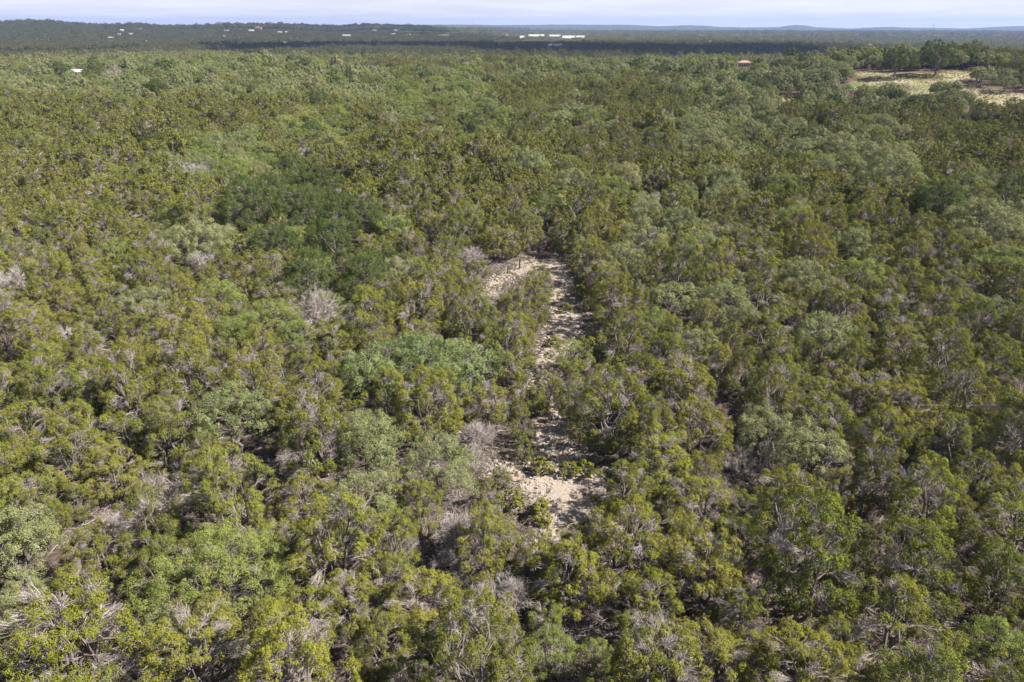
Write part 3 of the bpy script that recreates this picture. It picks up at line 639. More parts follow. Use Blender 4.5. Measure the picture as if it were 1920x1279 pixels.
for kind, px, py, wpx, label, phrase in NAMED:
    hc = 2.5
    for it in range(4):
        x, y, dep = place(px, py, hc); r = wpx / 2 / F * dep; P = PROTO[(std(kind), 0)][0]; hc = min(0.56 * P['H'] * r / P['R'], 6.5)
        if kind in ('fan', 'snag') or (kind == 'twiggy' and math.hypot(x, y) > 75): hc = max(hc, 4.3)
    hsx = 1.0
    if kind in ('fan', 'snag') or (kind == 'twiggy' and math.hypot(x, y) > 75): hsx = float(np.clip(6.6 / (P['H'] * r / P['R']), 1, 1.9))
    NAMED_SEEN.append((px, py, wpx, dep))
    add_tree(kind, x, y, r, label, phrase, hs=1.15 if kind == 'dark' and math.hypot(x, y) < 200 else 1.35 if 'golden' in label else .74 if ('track juniper' in phrase or phrase == 'the clearing juniper') else 1.3 if kind == 'brush' else hsx)
# parts of the ground that the photograph shows: no crown may stand in front of them
def poly_pts(poly, step=9):
    P = np.array(poly, float); xs = np.arange(P[:, 0].min(), P[:, 0].max() + 1, step); ys = np.arange(P[:, 1].min(), P[:, 1].max() + 1, step)
    X, Y = np.meshgrid(xs, ys); X, Y = X.ravel(), Y.ravel(); ins = np.zeros(len(X), bool)
    for (x1, y1), (x2, y2) in zip(P, np.roll(P, -1, 0)):
        c = ((y1 > Y) != (y2 > Y)) & (X < (x2 - x1) * (Y - y1) / (y2 - y1 + 1e-9) + x1); ins ^= c
    return np.stack([X[ins], Y[ins]], -1)
KEEP = np.concatenate([poly_pts(p) for p in [
    [(900, 552), (940, 520), (968, 492), (1046, 482), (1046, 496), (985, 508), (965, 536), (932, 558)],
    [(1035, 535), (1072, 528), (1082, 590), (1108, 618), (1085, 645), (1042, 662), (1016, 690), (1004, 655), (1030, 610), (1034, 580)],
    [(1004, 770), (1046, 770), (1048, 792), (1004, 798)],
    [(1004, 800), (1056, 800), (1075, 860), (1126, 912), (1112, 945), (1056, 985), (1030, 920), (960, 885), (998, 865)],
    [(468, 850), (515, 850), (520, 915), (480, 915)], [(196, 642), (236, 650), (236, 695), (214, 690)], [(1770, 1195), (1850, 1195), (1850, 1240), (1780, 1240)], [(1570, 975), (1605, 975), (1605, 1000), (1570, 1000)],
    [(1612, 133), (1655, 131), (1660, 152), (1612, 150)], [(1702, 140), (1802, 132), (1805, 158), (1740, 166), (1702, 154)], [(1845, 168), (1905, 168), (1905, 200), (1850, 194)], [(1700, 172), (1740, 172), (1740, 180), (1700, 180)], [(1462, 186), (1480, 186), (1480, 192), (1462, 192)],
    [(154, 149), (166, 149), (166, 156), (154, 156)]]])
KDEP = np.array([place(a, b)[2] for a, b in KEEP]) + 3.0
ex = [(a + i * .27 * w_, b + j * .27 * w_, d_ - 1.0) for a, b, w_, d_ in NAMED_SEEN for i, j in ((0, 0), (1, 0), (-1, 0), (0, 1), (0, -1)) if w_ not in BRUSHW]
KEEP = np.concatenate([KEEP, np.array([e[:2] for e in ex])]); KDEP = np.concatenate([KDEP, np.array([e[2] for e in ex])])
BARN_CLEAR = [(132, 127, 160, 137), (1383, 119, 1404, 134), (1436, 127, 1446, 133)]
def blocks_view(px, py, rx, ry, dep):
    q = ((KEEP[:, 0] - px) / rx) ** 2 + ((KEEP[:, 1] - py) / ry) ** 2
    return bool(((q < 1) & (KDEP > dep)).any())
# which kind grows where: centre and radii in the picture, chances for oak, dark oak, leafy tree
ZONES = [(330, 160, 420, 46, .40, .06, .14), (1000, 150, 300, 26, .16, .05, .10), (600, 262, 80, 45, .15, .03, .5), (770, 210, 60, 36, .15, .05, .45), (850, 190, 70, 36, .2, .02, .6), (905, 245, 60, 45, .2, .1, .5), (1090, 235, 70, 30, .3, 0, .3),
         (440, 320, 90, 50, .3, .05, .4), (560, 420, 130, 70, .1, .6, .1), (640, 530, 90, 60, .1, .6, .1), (500, 610, 90, 50, .1, .1, .5), (390, 460, 90, 45, .5, .1, .2), (1380, 262, 130, 50, .5, .05, .05), (1290, 430, 110, 70, .45, 0, .05),
         (1610, 300, 110, 60, .5, 0, .05), (1840, 420, 90, 50, .5, .1, 0), (1600, 175, 340, 46, .66, .14, .08), (1500, 130, 400, 24, .55, .2, .15), (760, 690, 160, 70, .4, 0, .1), (700, 900, 110, 90, .4, 0, 0), (1490, 840, 110, 60, .35, 0, 0), (1330, 560, 90, 60, .35, 0, .05), (640, 190, 160, 30, .35, .05, .2)]
def kind_at(px, py, u):
    o, dk, e = .032, .012, .03
    for cx, cy, rx, ry, a, b, c in ZONES:
        q = math.hypot((px - cx) / rx, (py - cy) / ry)
        if q < 1.15:
            k = 1 if q < .85 else (1.15 - q) / .3
            if a + b + c > (o + dk + e) / max(k, .01) * 1: o, dk, e = a * k, b * k, c * k
    if u < o: return 'oak'
    if u < o + dk: return 'dark'
    if u < o + dk + e: return 'elm'
    if u > (0.93 if o > .3 else 0.98): return 'twiggy'
    return 'juniper'
cell = {}
def cput(t):
    cell.setdefault((int(t['x'] // 8), int(t['y'] // 8)), []).append(t)
for t in trees: cput(t)
def too_close(x, y, r, f):
    i, j = int(x // 8), int(y // 8)
    for a in (i - 1, i, i + 1):
        for b in (j - 1, j, j + 1):
            for t in cell.get((a, b), ()):
                if (t['x'] - x) ** 2 + (t['y'] - y) ** 2 < (f * (t['r'] + r)) ** 2: return True
    return False
# thicket close by: throw places one by one, big crowns first, then fill the holes with small ones
def throw(n, rlo, rhi, f, dmax, dmin=9):
    got = 0
    dd = np.sqrt(rng.uniform(dmin ** 2, dmax ** 2, n)); aa = rng.uniform(-R(56), R(56), n); rr = rng.uniform(rlo, rhi, n); uu = rng.uniform(0, 1, n)
    X, Y = np.sin(aa) * dd, np.cos(aa) * dd; Z = H(X, Y); TD = track_d(X, Y); GE = ell(X, Y, GAPS); ME = ell(X, Y, MEADOW)
    PX, PY, DP = project(X, Y, Z + 2.6)
    for k in range(n):
        r = rr[k]
        if TD[k] < r * 0.45 or GE[k] < 1.0 or ME[k] < 1.1: continue
        kd = kind_at(PX[k], PY[k], uu[k]) if r > 1.3 and dd[k] > 80 else 'juniper'
        if kd in ('oak', 'dark', 'elm'): r *= 1.25
        if too_close(X[k], Y[k], r, f): continue
        pr = F * r / max(DP[k], 1)
        if DP[k] > 0 and -50 < PX[k] < 1970 and PY[k] < 1330 and blocks_view(PX[k], PY[k], pr * .95, pr * 1.3, DP[k]): continue
        t = add_tree(kd, X[k], Y[k], r, hs=rng.uniform(.72, 1.28) * (1.12 if r < 2 else .95)); cput(t); got += 1
    return got
throw(2500, 2.6, 3.3, 0.84, 150); throw(9000, 2.0, 2.7, 0.80, 150); throw(9000, 1.5, 2.1, 0.78, 150); throw(7000, 0.8, 1.3, 0.88, 150)
# farther off: a shaken grid
def grid_fill(d0, d1, sp, rlo, rhi, azm, jit=0.42):
    n = int(d1 * 2 / sp) + 2; I, J = np.meshgrid(np.arange(-n // 2, n // 2), np.arange(0, n // 2 + 1))
    X = (I + (J % 2) * .5) * sp + rng.uniform(-jit, jit, I.shape) * sp; Y = J * sp * .87 + rng.uniform(-jit, jit, I.shape) * sp
    X, Y = X.ravel(), Y.ravel(); d = np.hypot(X, Y); a = np.abs(np.arctan2(X, Y)); ok = (d > d0) & (d < d1) & (a < azm)
    return X[ok], Y[ok], rng.uniform(rlo, rhi, ok.sum())
X, Y, RR = grid_fill(150, 830, 3.95, 1.7, 2.9, R(52))
Z = H(X, Y); PX, PY, DP = project(X, Y, Z + 2.6); ME = ell(X, Y, MEADOW); U = rng.uniform(0, 1, len(X)); OPEN = sm(0.02, 0.3, fbm(X / 30, Y / 30, 77, 3)) 
FD = np.full(len(X), 9.0)
for (cx, cy, _), a, b in FIELD: FD = np.minimum(FD, np.hypot((X - cx) / a, (Y - cy) / b))
far_rows = []; GROVE = np.clip(.5 + 2.2 * fbm(X / 26, Y / 26, 131, 3), 0, 1); HOLE = fbm(X / 9, Y / 9, 137, 3)
named_xy = [(t['x'], t['y'], t['r']) for t in trees if t['label'] and math.hypot(t['x'], t['y']) > 140]
for k in range(len(X)):
    if (ME[k] < 1.08 and (U[k] * 577) % 1 > .05) or FD[k] < 1.1: continue
    px, py = PX[k], PY[k]
    if 1380 < px < 1960 and 118 < py < 215 and math.hypot((px - 1640) / 330, (py - 168) / 52) < 1 and U[k] * 1e3 % 1 < 0.62: continue
    kd = kind_at(px, py, U[k]); r = RR[k] * (.72 + .62 * GROVE[k]) * (1.15 + .6 * ((U[k] * 311) % 1) if kd in ('oak', 'dark', 'elm') else 1)
    if HOLE[k] < -.29 and kd == 'juniper': continue
    if kd in ('oak', 'dark', 'elm') and (U[k] * 7919) % 1 < 0.32: continue
    pr = F * r / DP[k]
    if any((X[k] - a) ** 2 + (Y[k] - b) ** 2 < (0.72 * (c + r)) ** 2 for a, b, c in named_xy): continue
    if blocks_view(px, py, pr, pr, DP[k]) and not (ME[k] < 1.08 and px > 1500): continue
    if any(a - pr * .8 < px < c + pr * .8 and py + pr > b + 2 and py - pr * 1.3 < dd_ for a, b, c, dd_ in BARN_CLEAR) and math.hypot(X[k], Y[k]) < 700: continue
    far_rows.append((kd, X[k], Y[k], r))
bigc = {}
for kd, x, y, r in far_rows:
    if kd in ('oak', 'dark', 'elm'): bigc.setdefault((int(x // 8), int(y // 8)), []).append((x, y, r))
def under_big(x, y, r):
    i, j = int(x // 8), int(y // 8)
    return any((a - x) ** 2 + (b - y) ** 2 < (.82 * c + .35 * r) ** 2 for p in (i - 1, i, i + 1) for q in (j - 1, j, j + 1) for a, b, c in bigc.get((p, q), ()))
far_rows = [q for q in far_rows if q[0] not in ('juniper', 'twiggy') or not under_big(*q[1:])]
for kd, x, y, r in far_rows: add_tree(kd, x, y, r, hs=rng.uniform(.8, 1.25))
# ------------------------------------------------------------------ who is built singly and who belongs to a mass
tx = np.array([t['x'] for t in trees]); ty = np.array([t['y'] for t in trees]); tz = H(tx, ty)
hh = np.array([PROTO[(t['kind'], 0)][t['pi']]['H'] * t['s'] * t['hs'] for t in trees]); tr_ = np.array([t['r'] for t in trees])
px, py, dep = project(tx, ty, tz + hh * .55); wpx = 2 * F * tr_ / dep
inside = (dep > 5) & (px > -wpx * .3) & (px < 1920 + wpx * .3) & (py > -10) & (py < 1279 + wpx * .3)
for i, t in enumerate(trees): t.update(z=float(tz[i]), px=float(px[i]), py=float(py[i]), w=float(wpx[i]), inn=bool(inside[i]), d=float(math.hypot(t['x'], t['y'])), single=False)
byname = {}
for t in trees: byname.setdefault(NAME_OF[t['kind']][0], []).append(t)
for nm, L_ in byname.items():
    cand = sorted([t for t in L_ if t['inn']], key=lambda t: (t['label'] is None, -t['w']))
    for t in cand[:298]: t['single'] = True
# ------------------------------------------------------------------ labels of the single trees: what stands next to them
marks = [t for t in trees if t['single'] and t['phrase']]
mp = np.array([(t['px'], t['py']) for t in marks]); used = {}
ORD = ['nearest', 'second', 'third', 'fourth', 'fifth', 'sixth', 'seventh', 'eighth', 'ninth', 'tenth']
pend = {}
for t in trees:
    if not t['single'] or t['label']: continue
    dd = np.hypot((mp[:, 0] - t['px']), (mp[:, 1] - t['py']) * 1.6); k = int(np.argmin(dd)); dx, dy = t['px'] - mp[k, 0], (t['py'] - mp[k, 1]) * 1.6
    s = int(round(math.atan2(dy, dx) / (math.pi / 4))) % 8
    di = ['right of', 'in front and right of', 'in front of', 'in front and left of', 'left of', 'behind and left of', 'behind', 'behind and right of'][s]
    pend.setdefault((NAME_OF[t['kind']][0], k, di), []).append((float(dd[k]), t))
SHORT = {'live_oak': 'oak', 'broadleaf_tree': 'leafy tree', 'juniper_tree': 'juniper', 'bare_bush': 'leafless bush', 'dead_tree': 'dead tree', 'shrub': 'shrub', 'brush_pile': 'branch heap', 'dead_juniper': 'rusty juniper'}
for (nm, k, di), L_ in pend.items():
    L_.sort(key=lambda q: q[0])
    for n_, (_, t) in enumerate(L_):
        q = rng.uniform(); br = rng.uniform(.86, 1.16); t['col'] = (br * rng.uniform(.93, 1.07), br, br * rng.uniform(.85, 1.1))
        bare = PROTO[(t['kind'], 0)][t['pi']]['bare']
        if nm == 'juniper_tree': look = ('small ' if t['r'] < 1.5 else 'broad ' if t['r'] > 2.4 else '') + ('bright olive' if br > 1.06 else 'dull olive' if br < .94 else 'olive') + ('' if bare < .24 else ' grey-twigged')
        elif t['kind'] == 'dark': look = 'dark green'
        elif t['kind'] == 'oak': look = 'broad sage green' if t['r'] > 2.9 else 'sage green'
        elif t['kind'] == 'elm': look = 'bright green'
        else: look = 'grey'
        o_ = ORD[n_] if n_ < 10 else f'{n_ + 1}th'
        t['label'] = f'{look} {SHORT[nm]}, {o_} one {di} {marks[k]["phrase"]}'
        if len(t['label'].replace('-', ' ').split()) > 16: t['label'] = f'{look.replace(" grey-twigged", "")} {SHORT[nm]}, {o_} {di.replace("in front and", "front")} {marks[k]["phrase"]}'
# ------------------------------------------------------------------ build the single trees
for t in trees:
    if not t['single']: continue
    nm, cat = NAME_OF[t['kind']]; P = PROTO[(t['kind'], 0)][t['pi']]; big_ = PROTO.get((t['kind'], 'big'))
    if big_ and t['r'] > 3.9: P = big_[t['pi'] % len(big_)]; t['s'] = t['r'] / P['R']
    rz = rng.uniform(0, 6.283); loc = (t['x'], t['y'], t['z'] - .03); sc_ = (t['s'], t['s'], t['s'] * t['hs'])
    col = (*t.get('col', (.86, 1.0, .86) if t['label'].startswith('blue-green') else (1, 1, 1)), 1)
    if P.get('leaf') is None:
        o = link(nm, P['wood'], None, loc); o.rotation_euler = (0, 0, rz); o.scale = sc_; root = o
    elif t['w'] < 26 and (t['kind'], 1) in PROTO:
        b = PROTO[(t['kind'], 1)]; b = b[t['pi'] % len(b)]
        o = link(nm, b['both'], None, loc); o.rotation_euler = (0, 0, rz); k = t['r'] / b['R']; o.scale = (k, k, sc_[2]); root = o; o.color = col
    else:
        root = empty(nm, loc, rz); root.scale = sc_
        a = link('trunk', P['wood'], root); b = link('crown', P['leaf'], root); b.color = col; a.color = col
    tag(root, t['label'], cat, GROUP_OF[nm])
# ------------------------------------------------------------------ and the rest of the wood
def wood_mass(name, label, kinds):
    for lod, sel in ((0, lambda t: t['d'] < 110), (1, lambda t: 110 <= t['d'] < 330), (2, lambda t: t['d'] >= 330)):
        L_ = [t for t in trees if not t['single'] and t['kind'] in kinds and sel(t)]
        if not L_: continue
        coll_meshes, off = [], {}
        for kd in kinds:
            ll = PROTO.get((kd, min(lod, 1))) or PROTO[(kd, 0)]
            ll = [q for q in ll if q.get('both') or q.get('leaf') is None]
            off[kd] = (len(coll_meshes), ll); coll_meshes += [q.get('both') or q['wood'] for q in ll]
        idx, scl, pts, rot = [], [], [], []
        for t in L_:
            o0, ll = off[t['kind']]; k = int(rng.integers(len(ll))); s = t['r'] / ll[k]['R']
            idx.append(o0 + k); scl.append((s, s, s * t['hs'])); pts.append((t['x'], t['y'], t['z'] - .05)); rot.append((0, 0, rng.uniform(0, 6.283)))
        mass(name, label[max(lod, 1) - 1], coll_meshes, pts, idx, rot, scl)
wood_mass('juniper_forest', ('olive juniper thicket closing the ground between the single trees', 'far olive juniper thicket covering the plateau'), ['juniper'])
wood_mass('oak_forest', ('sage and dark oaks scattered through the thicket', 'far sage green oaks on the plateau'), ['oak', 'dark'])
wood_mass('broadleaf_forest', ('bright leafy trees scattered through the thicket', 'far bright leafy trees on the plateau'), ['elm'])
wood_mass('bare_bush_thicket', ('grey leafless bushes scattered through the thicket', 'far grey leafless bushes on the plateau'), ['twiggy'])
# ------------------------------------------------------------------ houses, barns and masts
M_WALLW = flat_mat('white_wall', (0.74, 0.73, 0.70), .06); M_WALLT = flat_mat('tan_wall', (0.52, 0.43, 0.33), .08); M_WALLP = flat_mat('pink_stucco', (0.66, 0.46, 0.38), .08)
M_RFW = flat_mat('white_metal_roof', (0.74, 0.74, 0.74), .05, .3, .5); M_RFG = flat_mat('grey_metal_roof', (0.52, 0.54, 0.60), .06, .3, .45); M_RFR = flat_mat('red_tile_roof', (0.36, 0.22, 0.16), .2, .8); M_RFT = flat_mat('tan_shingle_roof', (0.50, 0.38, 0.27), .12, .8)
M_WIN = flat_mat('dark_window', (0.05, 0.06, 0.07), .1, 1, .2); M_STEEL = flat_mat('grey_steel', (0.42, 0.42, 0.44), .1)
def box_m(name, x0, x1, y0, y1, z0, z1, m):
    v = [(a, b, c) for c in (z0, z1) for b in (y0, y1) for a in (x0, x1)]
    return mesh_from(name, v, np.array([[0, 2, 3, 1], [4, 5, 7, 6], [0, 1, 5, 4], [2, 6, 7, 3], [0, 4, 6, 2], [1, 3, 7, 5]]), [m])
def roof_m(w_, d_, z, rise, m, hip, ov=.6):
    a, b = w_ / 2 + ov, d_ / 2 + ov; h = b * .95 if hip else 0
    v = [(-a, -b, z), (a, -b, z), (a, b, z), (-a, b, z), (-a + h, 0, z + rise), (a - h, 0, z + rise), (-a, -b, z - .25), (a, -b, z - .25), (a, b, z - .25), (-a, b, z - .25)]
    return mesh_from('roof', v, [np.array([[0, 1, 5, 4], [2, 3, 4, 5], [6, 7, 1, 0], [7, 8, 2, 1], [8, 9, 3, 2], [9, 6, 0, 3], [9, 8, 7, 6]]), np.array([[1, 2, 5], [3, 0, 4]])], [m])
CLEAR = []
def house(name, px, py, wpx, style, label, cat='house', group=None, dratio=.6, wall=None, roof=None, storeys=1, rz=None, lift=0.0, dmin=None):
    x, y, dep = place(px, py, 2.0)
    w_ = wpx / F * dep; d_ = max(min(w_ * dratio, 26), 5); hw = 3.2 * storeys + (3.6 if dep > 2200 else 1.5 if dep > 900 else 0) + lift
    z = float(H(x, y)); rz = rng.uniform(-.5, .5) - math.atan2(x, y) if rz is None else rz
    root = empty(name, (x, y, z), rz)
    link('wall', box_m('wall', -w_ / 2, w_ / 2, -d_ / 2, d_ / 2, -3, hw, wall or M_WALLW), root)
    if style == 'flat':
        link('roof', box_m('roof', -w_ / 2 - .5, w_ / 2 + .5, -d_ / 2 - .5, d_ / 2 + .5, hw + .004, hw + .7, roof or M_RFW), root)
    else:
        link('roof', roof_m(w_, d_, hw + .26, d_ * .26, roof or M_RFW, style == 'hip'), root)
    nw = max(2, min(9, int(wpx / 4))) if name != 'school_block' else max(2, int(wpx / 8))
    wme = box_m('window', -.7, .7, -.06, .06, 0, 1.5, M_WIN); k = w_ / nw
    for st in range(storeys):
        for q in range(nw):
            o = link('window', wme, root, (-w_ / 2 + (q + .5) * k, -d_ / 2 - .03, 1.0 + 3.2 * st + lift)); o.scale = (min(k / 2.4, 1.6), 1, 1)
    tag(root, label, cat, group)
    CLEAR.append((x, y, w_ * .62 + 3, d_ / 2 + 2 + dep * .012))
    return root
HG = 'houses on the far wooded hills'
for px, py, wp, st, wl, rf, lab in [
 (85, 77, 12, 'flat', M_WALLT, M_RFG, 'low pale grey roofed house in the dark woods of the left hill'),
 (168, 94, 20, 'gable', M_WALLW, M_RFW, 'big white roofed house lowest on the left hillside above the barn'),
 (207, 73, 13, 'hip', M_WALLT, M_RFT, 'long greyish house halfway up the left hill'),
 (229, 59, 6, 'gable', M_WALLW, M_RFW, 'small white house near the left ridge, first of a short diagonal'),
 (246, 65, 7, 'flat', M_WALLW, M_RFW, 'small bright white house below the left ridge, end of a short diagonal'),
 (224, 66, 6, 'flat', M_WALLW, M_RFT, 'tiny pale house beside the bright white one below the left ridge'),
 (6, 50, 7, 'gable', M_WALLW, M_RFW, 'white house at the left picture edge under the ridge'),
 (37, 47, 8, 'hip', M_WALLT, M_RFT, 'tan house on the crest of the left ridge'),
 (112, 48, 6, 'gable', M_WALLW, M_RFW, 'pale house on the left ridge crest past the highest trees'),
 (143, 49, 7, 'gable', M_WALLT, M_RFW, 'pale tan house just below the left ridge line'),
 (260, 56, 10, 'flat', M_WALLW, M_RFG, 'pale flat roofed house beside the treed knoll on the left ridge'),
 (290, 55, 12, 'flat', M_WALLW, M_RFG, 'long pale house on the left ridge dip'),
 (325, 51, 5, 'gable', M_WALLW, M_RFW, 'little white house on the skyline of the left ridge dip'),
 (275, 79, 4, 'gable', M_WALLW, M_RFW, 'tiny white house alone in the dark middle slope at left'),
 (390, 70, 9, 'flat', M_WALLW, M_RFW, 'white house high on the slope with a second one to its right'),
 (425, 59, 9, 'flat', M_WALLW, M_RFW, 'white flat roofed house near the ridge above a row of dark trees'),
 (472, 60, 9, 'gable', M_WALLW, M_RFW, 'white gabled house near the ridge, above two smaller ones'),
 (466, 67, 6, 'flat', M_WALLW, M_RFW, 'small white house under the white gabled house near the ridge'),
 (421, 70, 6, 'flat', M_WALLW, M_RFW, 'small white house on the mid slope between two pairs'),
 (525, 63, 7, 'gable', M_WALLW, M_RFW, 'white narrow house on the slope left of the ridge knoll'),
 (537, 62, 5, 'gable', M_WALLW, M_RFG, 'pale little house right beside the white narrow one'),
 (484, 54, 12, 'hip', M_WALLT, M_RFR, 'reddish roofed house on the ridge line left of centre'),
 (551, 74, 13, 'flat', M_WALLW, M_RFW, 'bright white long flat house on the dark slope'),
 (405, 90, 15, 'hip', M_WALLW, M_RFW, 'large white roofed house low on the dark hillside'),
 (535, 82, 6, 'gable', M_WALLW, M_RFW, 'white house in the row at the foot of the dark hill'),
 (519, 87, 6, 'flat', M_WALLW, M_RFG, 'grey roofed house at the left end of the row under the hill'),
 (561, 88, 9, 'flat', M_WALLT, M_RFW, 'tan walled white roofed house in the row under the hill'),
 (576, 81, 9, 'gable', M_WALLW, M_RFG, 'pale blue roofed house in the row under the hill'),
 (588, 88, 9, 'gable', M_WALLT, M_RFW, 'cream house left of the long beige one'),
 (596, 89, 24, 'flat', M_WALLT, M_RFT, 'long beige building at the foot of the dark hill'),
 (482, 97, 12, 'hip', M_WALLT, M_RFT, 'tan house among light trees at the edge of the plateau'),
 (561, 106, 7, 'flat', M_WALLW, M_RFG, 'grey roof at the plateau edge, left of another'),
 (602, 106, 7, 'flat', M_WALLW, M_RFG, 'grey roof at the plateau edge, right of another'),
 (636, 78, 8, 'flat', M_WALLW, M_RFW, 'white house right of the long beige building'),
 (650, 70, 14, 'gable', M_WALLW, M_RFG, 'pale roofed cluster house on the sunlit lower slope'),
 (702, 58, 7, 'flat', M_WALLW, M_RFW, 'white house on the wooded rise left of centre'),
 (741, 58, 7, 'flat', M_WALLW, M_RFW, 'white house on the rise, right of its neighbour'),
 (738, 67, 8, 'gable', M_WALLT, M_RFT, 'cream house in sunlit woods left of the white pair'),
 (765, 67, 11, 'flat', M_WALLW, M_RFW, 'white flat building, left of a close white pair'),
 (780, 67, 9, 'flat', M_WALLW, M_RFW, 'white flat building, right of a close white pair'),
 (831, 68, 19, 'flat', M_WALLW, M_RFW, 'long white low building in the sunlit middle woods'),
 (928, 75, 6, 'flat', M_WALLW, M_RFW, 'small white building left of the long white school'),
 (941, 85, 11, 'gable', M_WALLW, M_RFW, 'white gabled house above the dark tree belt'),
 (945, 67, 12, 'flat', M_WALLT, M_RFT, 'low tan building behind the small white one'),
 (1105, 80, 5, 'gable', M_WALLW, M_RFW, 'small white house right of the school'),
 (1118, 80, 5, 'gable', M_WALLW, M_RFW, 'pale house two doors right of the school'),
 (1125, 85, 8, 'hip', M_WALLT, M_RFR, 'red roofed house in the dark trees right of the school'),
 (1096, 93, 4, 'gable', M_WALLW, M_RFW, 'tiny white house below and right of the grey roofed hall'),
 (1179, 76, 6, 'flat', M_WALLW, M_RFW, 'white house alone in the woods right of centre'),
 (1261, 79, 5, 'flat', M_WALLW, M_RFW, 'tiny white house left of the white domed house'),
 (1331, 80, 8, 'hip', M_WALLW, M_RFW, 'bright white tall house with domed roof on the right plain'),
 (1318, 85, 10, 'flat', M_WALLT, M_RFG, 'low pale house beside the white domed house'),
 (1359, 79, 4, 'gable', M_WALLW, M_RFW, 'tiny cream house right of the white domed house'),
 (1403, 81, 9, 'gable', M_WALLP, M_RFG, 'pinkish house on the right plain with white gable'),
 (1387, 83, 6, 'hip', M_WALLT, M_RFT, 'tan house left of the pinkish one'),
 (1367, 61, 10, 'gable', M_WALLW, M_RFW, 'white farm building before the blue hills'),
 (1630, 88, 14, 'hip', M_WALLT, M_RFR, 'reddish tan house on the right plain beyond the pasture'),
 (654, 110, 11, 'gable', M_WALLT, M_RFG, 'pale grey roof at the plateau edge below the left rise'),
 (737, 110, 6, 'hip', M_WALLT, M_RFT, 'tan roof at the plateau edge left of centre'),
 (857, 110, 14, 'hip', M_WALLT, M_RFT, 'greyish tan roof at the left end of the tan field'),
 (884, 111, 12, 'hip', M_WALLT, M_RFT, 'tan roof by the tan field, nearer its middle'),
]:
    house('house', px, py, wp, st, lab, 'house', HG, wall=wl, roof=rf)
SG = 'white blocks of the school'
for px, py, wp, lab in [(978, 73, 9, 'small white block at the left end of the white school'), (1003, 70, 34, 'long white flat block of the school, left of centre'), (1037, 71, 24, 'white block in the middle of the school'),
                        (1063, 73, 28, 'long white front block of the school'), (1086, 73, 18, 'white end block of the school with tall front'), (1056, 68, 22, 'rear white block of the school behind the others'), (1007, 66, 9, 'raised white hall on the left school block')]:
    house('school_block', px, py, wp, 'flat', lab, 'school', SG, dratio=.5, storeys=2, rz=.5, lift=3)
house('hall', 1041, 93, 26, 'gable', 'grey roofed hall between two white poles in the dark trees', 'hall', dratio=.7, roof=M_RFG, storeys=2, rz=.1)
vil = house('villa', 1393, 135, 21, 'hip', 'two storey villa with red tiled roof among the oaks', 'house', wall=M_WALLP, roof=M_RFR, storeys=2, rz=-.1, lift=1.5)
house('villa', 1440, 139, 11, 'hip', 'half hidden tan villa with red tiled roof, right of the larger one', 'house', wall=M_WALLT, roof=M_RFR, storeys=1, rz=.3)
house('barn', 145, 138, 27, 'gable', 'grey metal roofed barn with brown end wall among the left oaks', 'barn', wall=M_WALLT, roof=M_RFG, rz=.35)
house('shed', 57, 108, 12, 'flat', 'low grey shed at the left edge of the plateau', 'shed', wall=M_WALLT, roof=M_RFG)
def mast(px, py, top_py, label, cat, name, white=False, lattice=False):
    x, y, dep = place(px, py); z = float(H(x, y)); r_ = ray(px, top_py); ht = CAM_Z + r_[2] * math.hypot(x, y) / math.hypot(r_[0], r_[1]) - z
    T = Tubes(); wd = dep / F * .55
    if lattice:
        for a in range(3):
            q = a * 2.094; T.add([(math.cos(q) * wd * 1.4, math.sin(q) * wd * 1.4, 0), (math.cos(q) * wd * .3, math.sin(q) * wd * .3, ht)], [wd * .3, wd * .2], 4)
        for k in range(9): 
            a, b = k / 9, (k + 1) / 9; T.add([(wd * (1.4 - 1.1 * a), 0, a * ht), (-wd * (.7 - .55 * b), wd * (1.2 - .95 * b), b * ht)], [wd * .15] * 2, 3)
    else: T.add([(0, 0, -.5), (0, 0, ht)], [wd * .6, wd * .35], 6)
    v, f, tt = T.out(); root = empty(name, (x, y, z)); link('shaft', mesh_from('shaft', v, f, [M_WALLW if white else M_STEEL]), root)
    T = Tubes(); T.add([(0, 0, ht - wd * 3), (0, 0, ht + .2 * wd)], [wd * (1.3 if lattice else .8)] * 2, 6); v, f, tt = T.out(); link('antenna' if lattice else 'cap', mesh_from('antenna', v, f, [M_WALLW if white else M_STEEL]), root)
    tag(root, label, cat)
mast(1034, 92, 80, 'white pole at the left end of the grey roofed hall', 'pole', 'pole', True); mast(1050, 92, 80, 'white pole at the right end of the grey roofed hall', 'pole', 'pole', True)
mast(1385, 52, 46, 'thin radio mast on the blue ridge left of the flat topped hill', 'radio mast', 'radio_mast', lattice=True); mast(1749, 53, 45, 'radio mast on the blue ridge right of the flat topped hill', 'radio mast', 'radio_mast', lattice=True)
mast(887, 48, 39, 'thin radio mast on the far ridge left of the middle', 'radio mast', 'radio_mast', lattice=True); mast(193, 110, 102, 'white utility pole on the left skyline of the plateau', 'pole', 'pole', True)
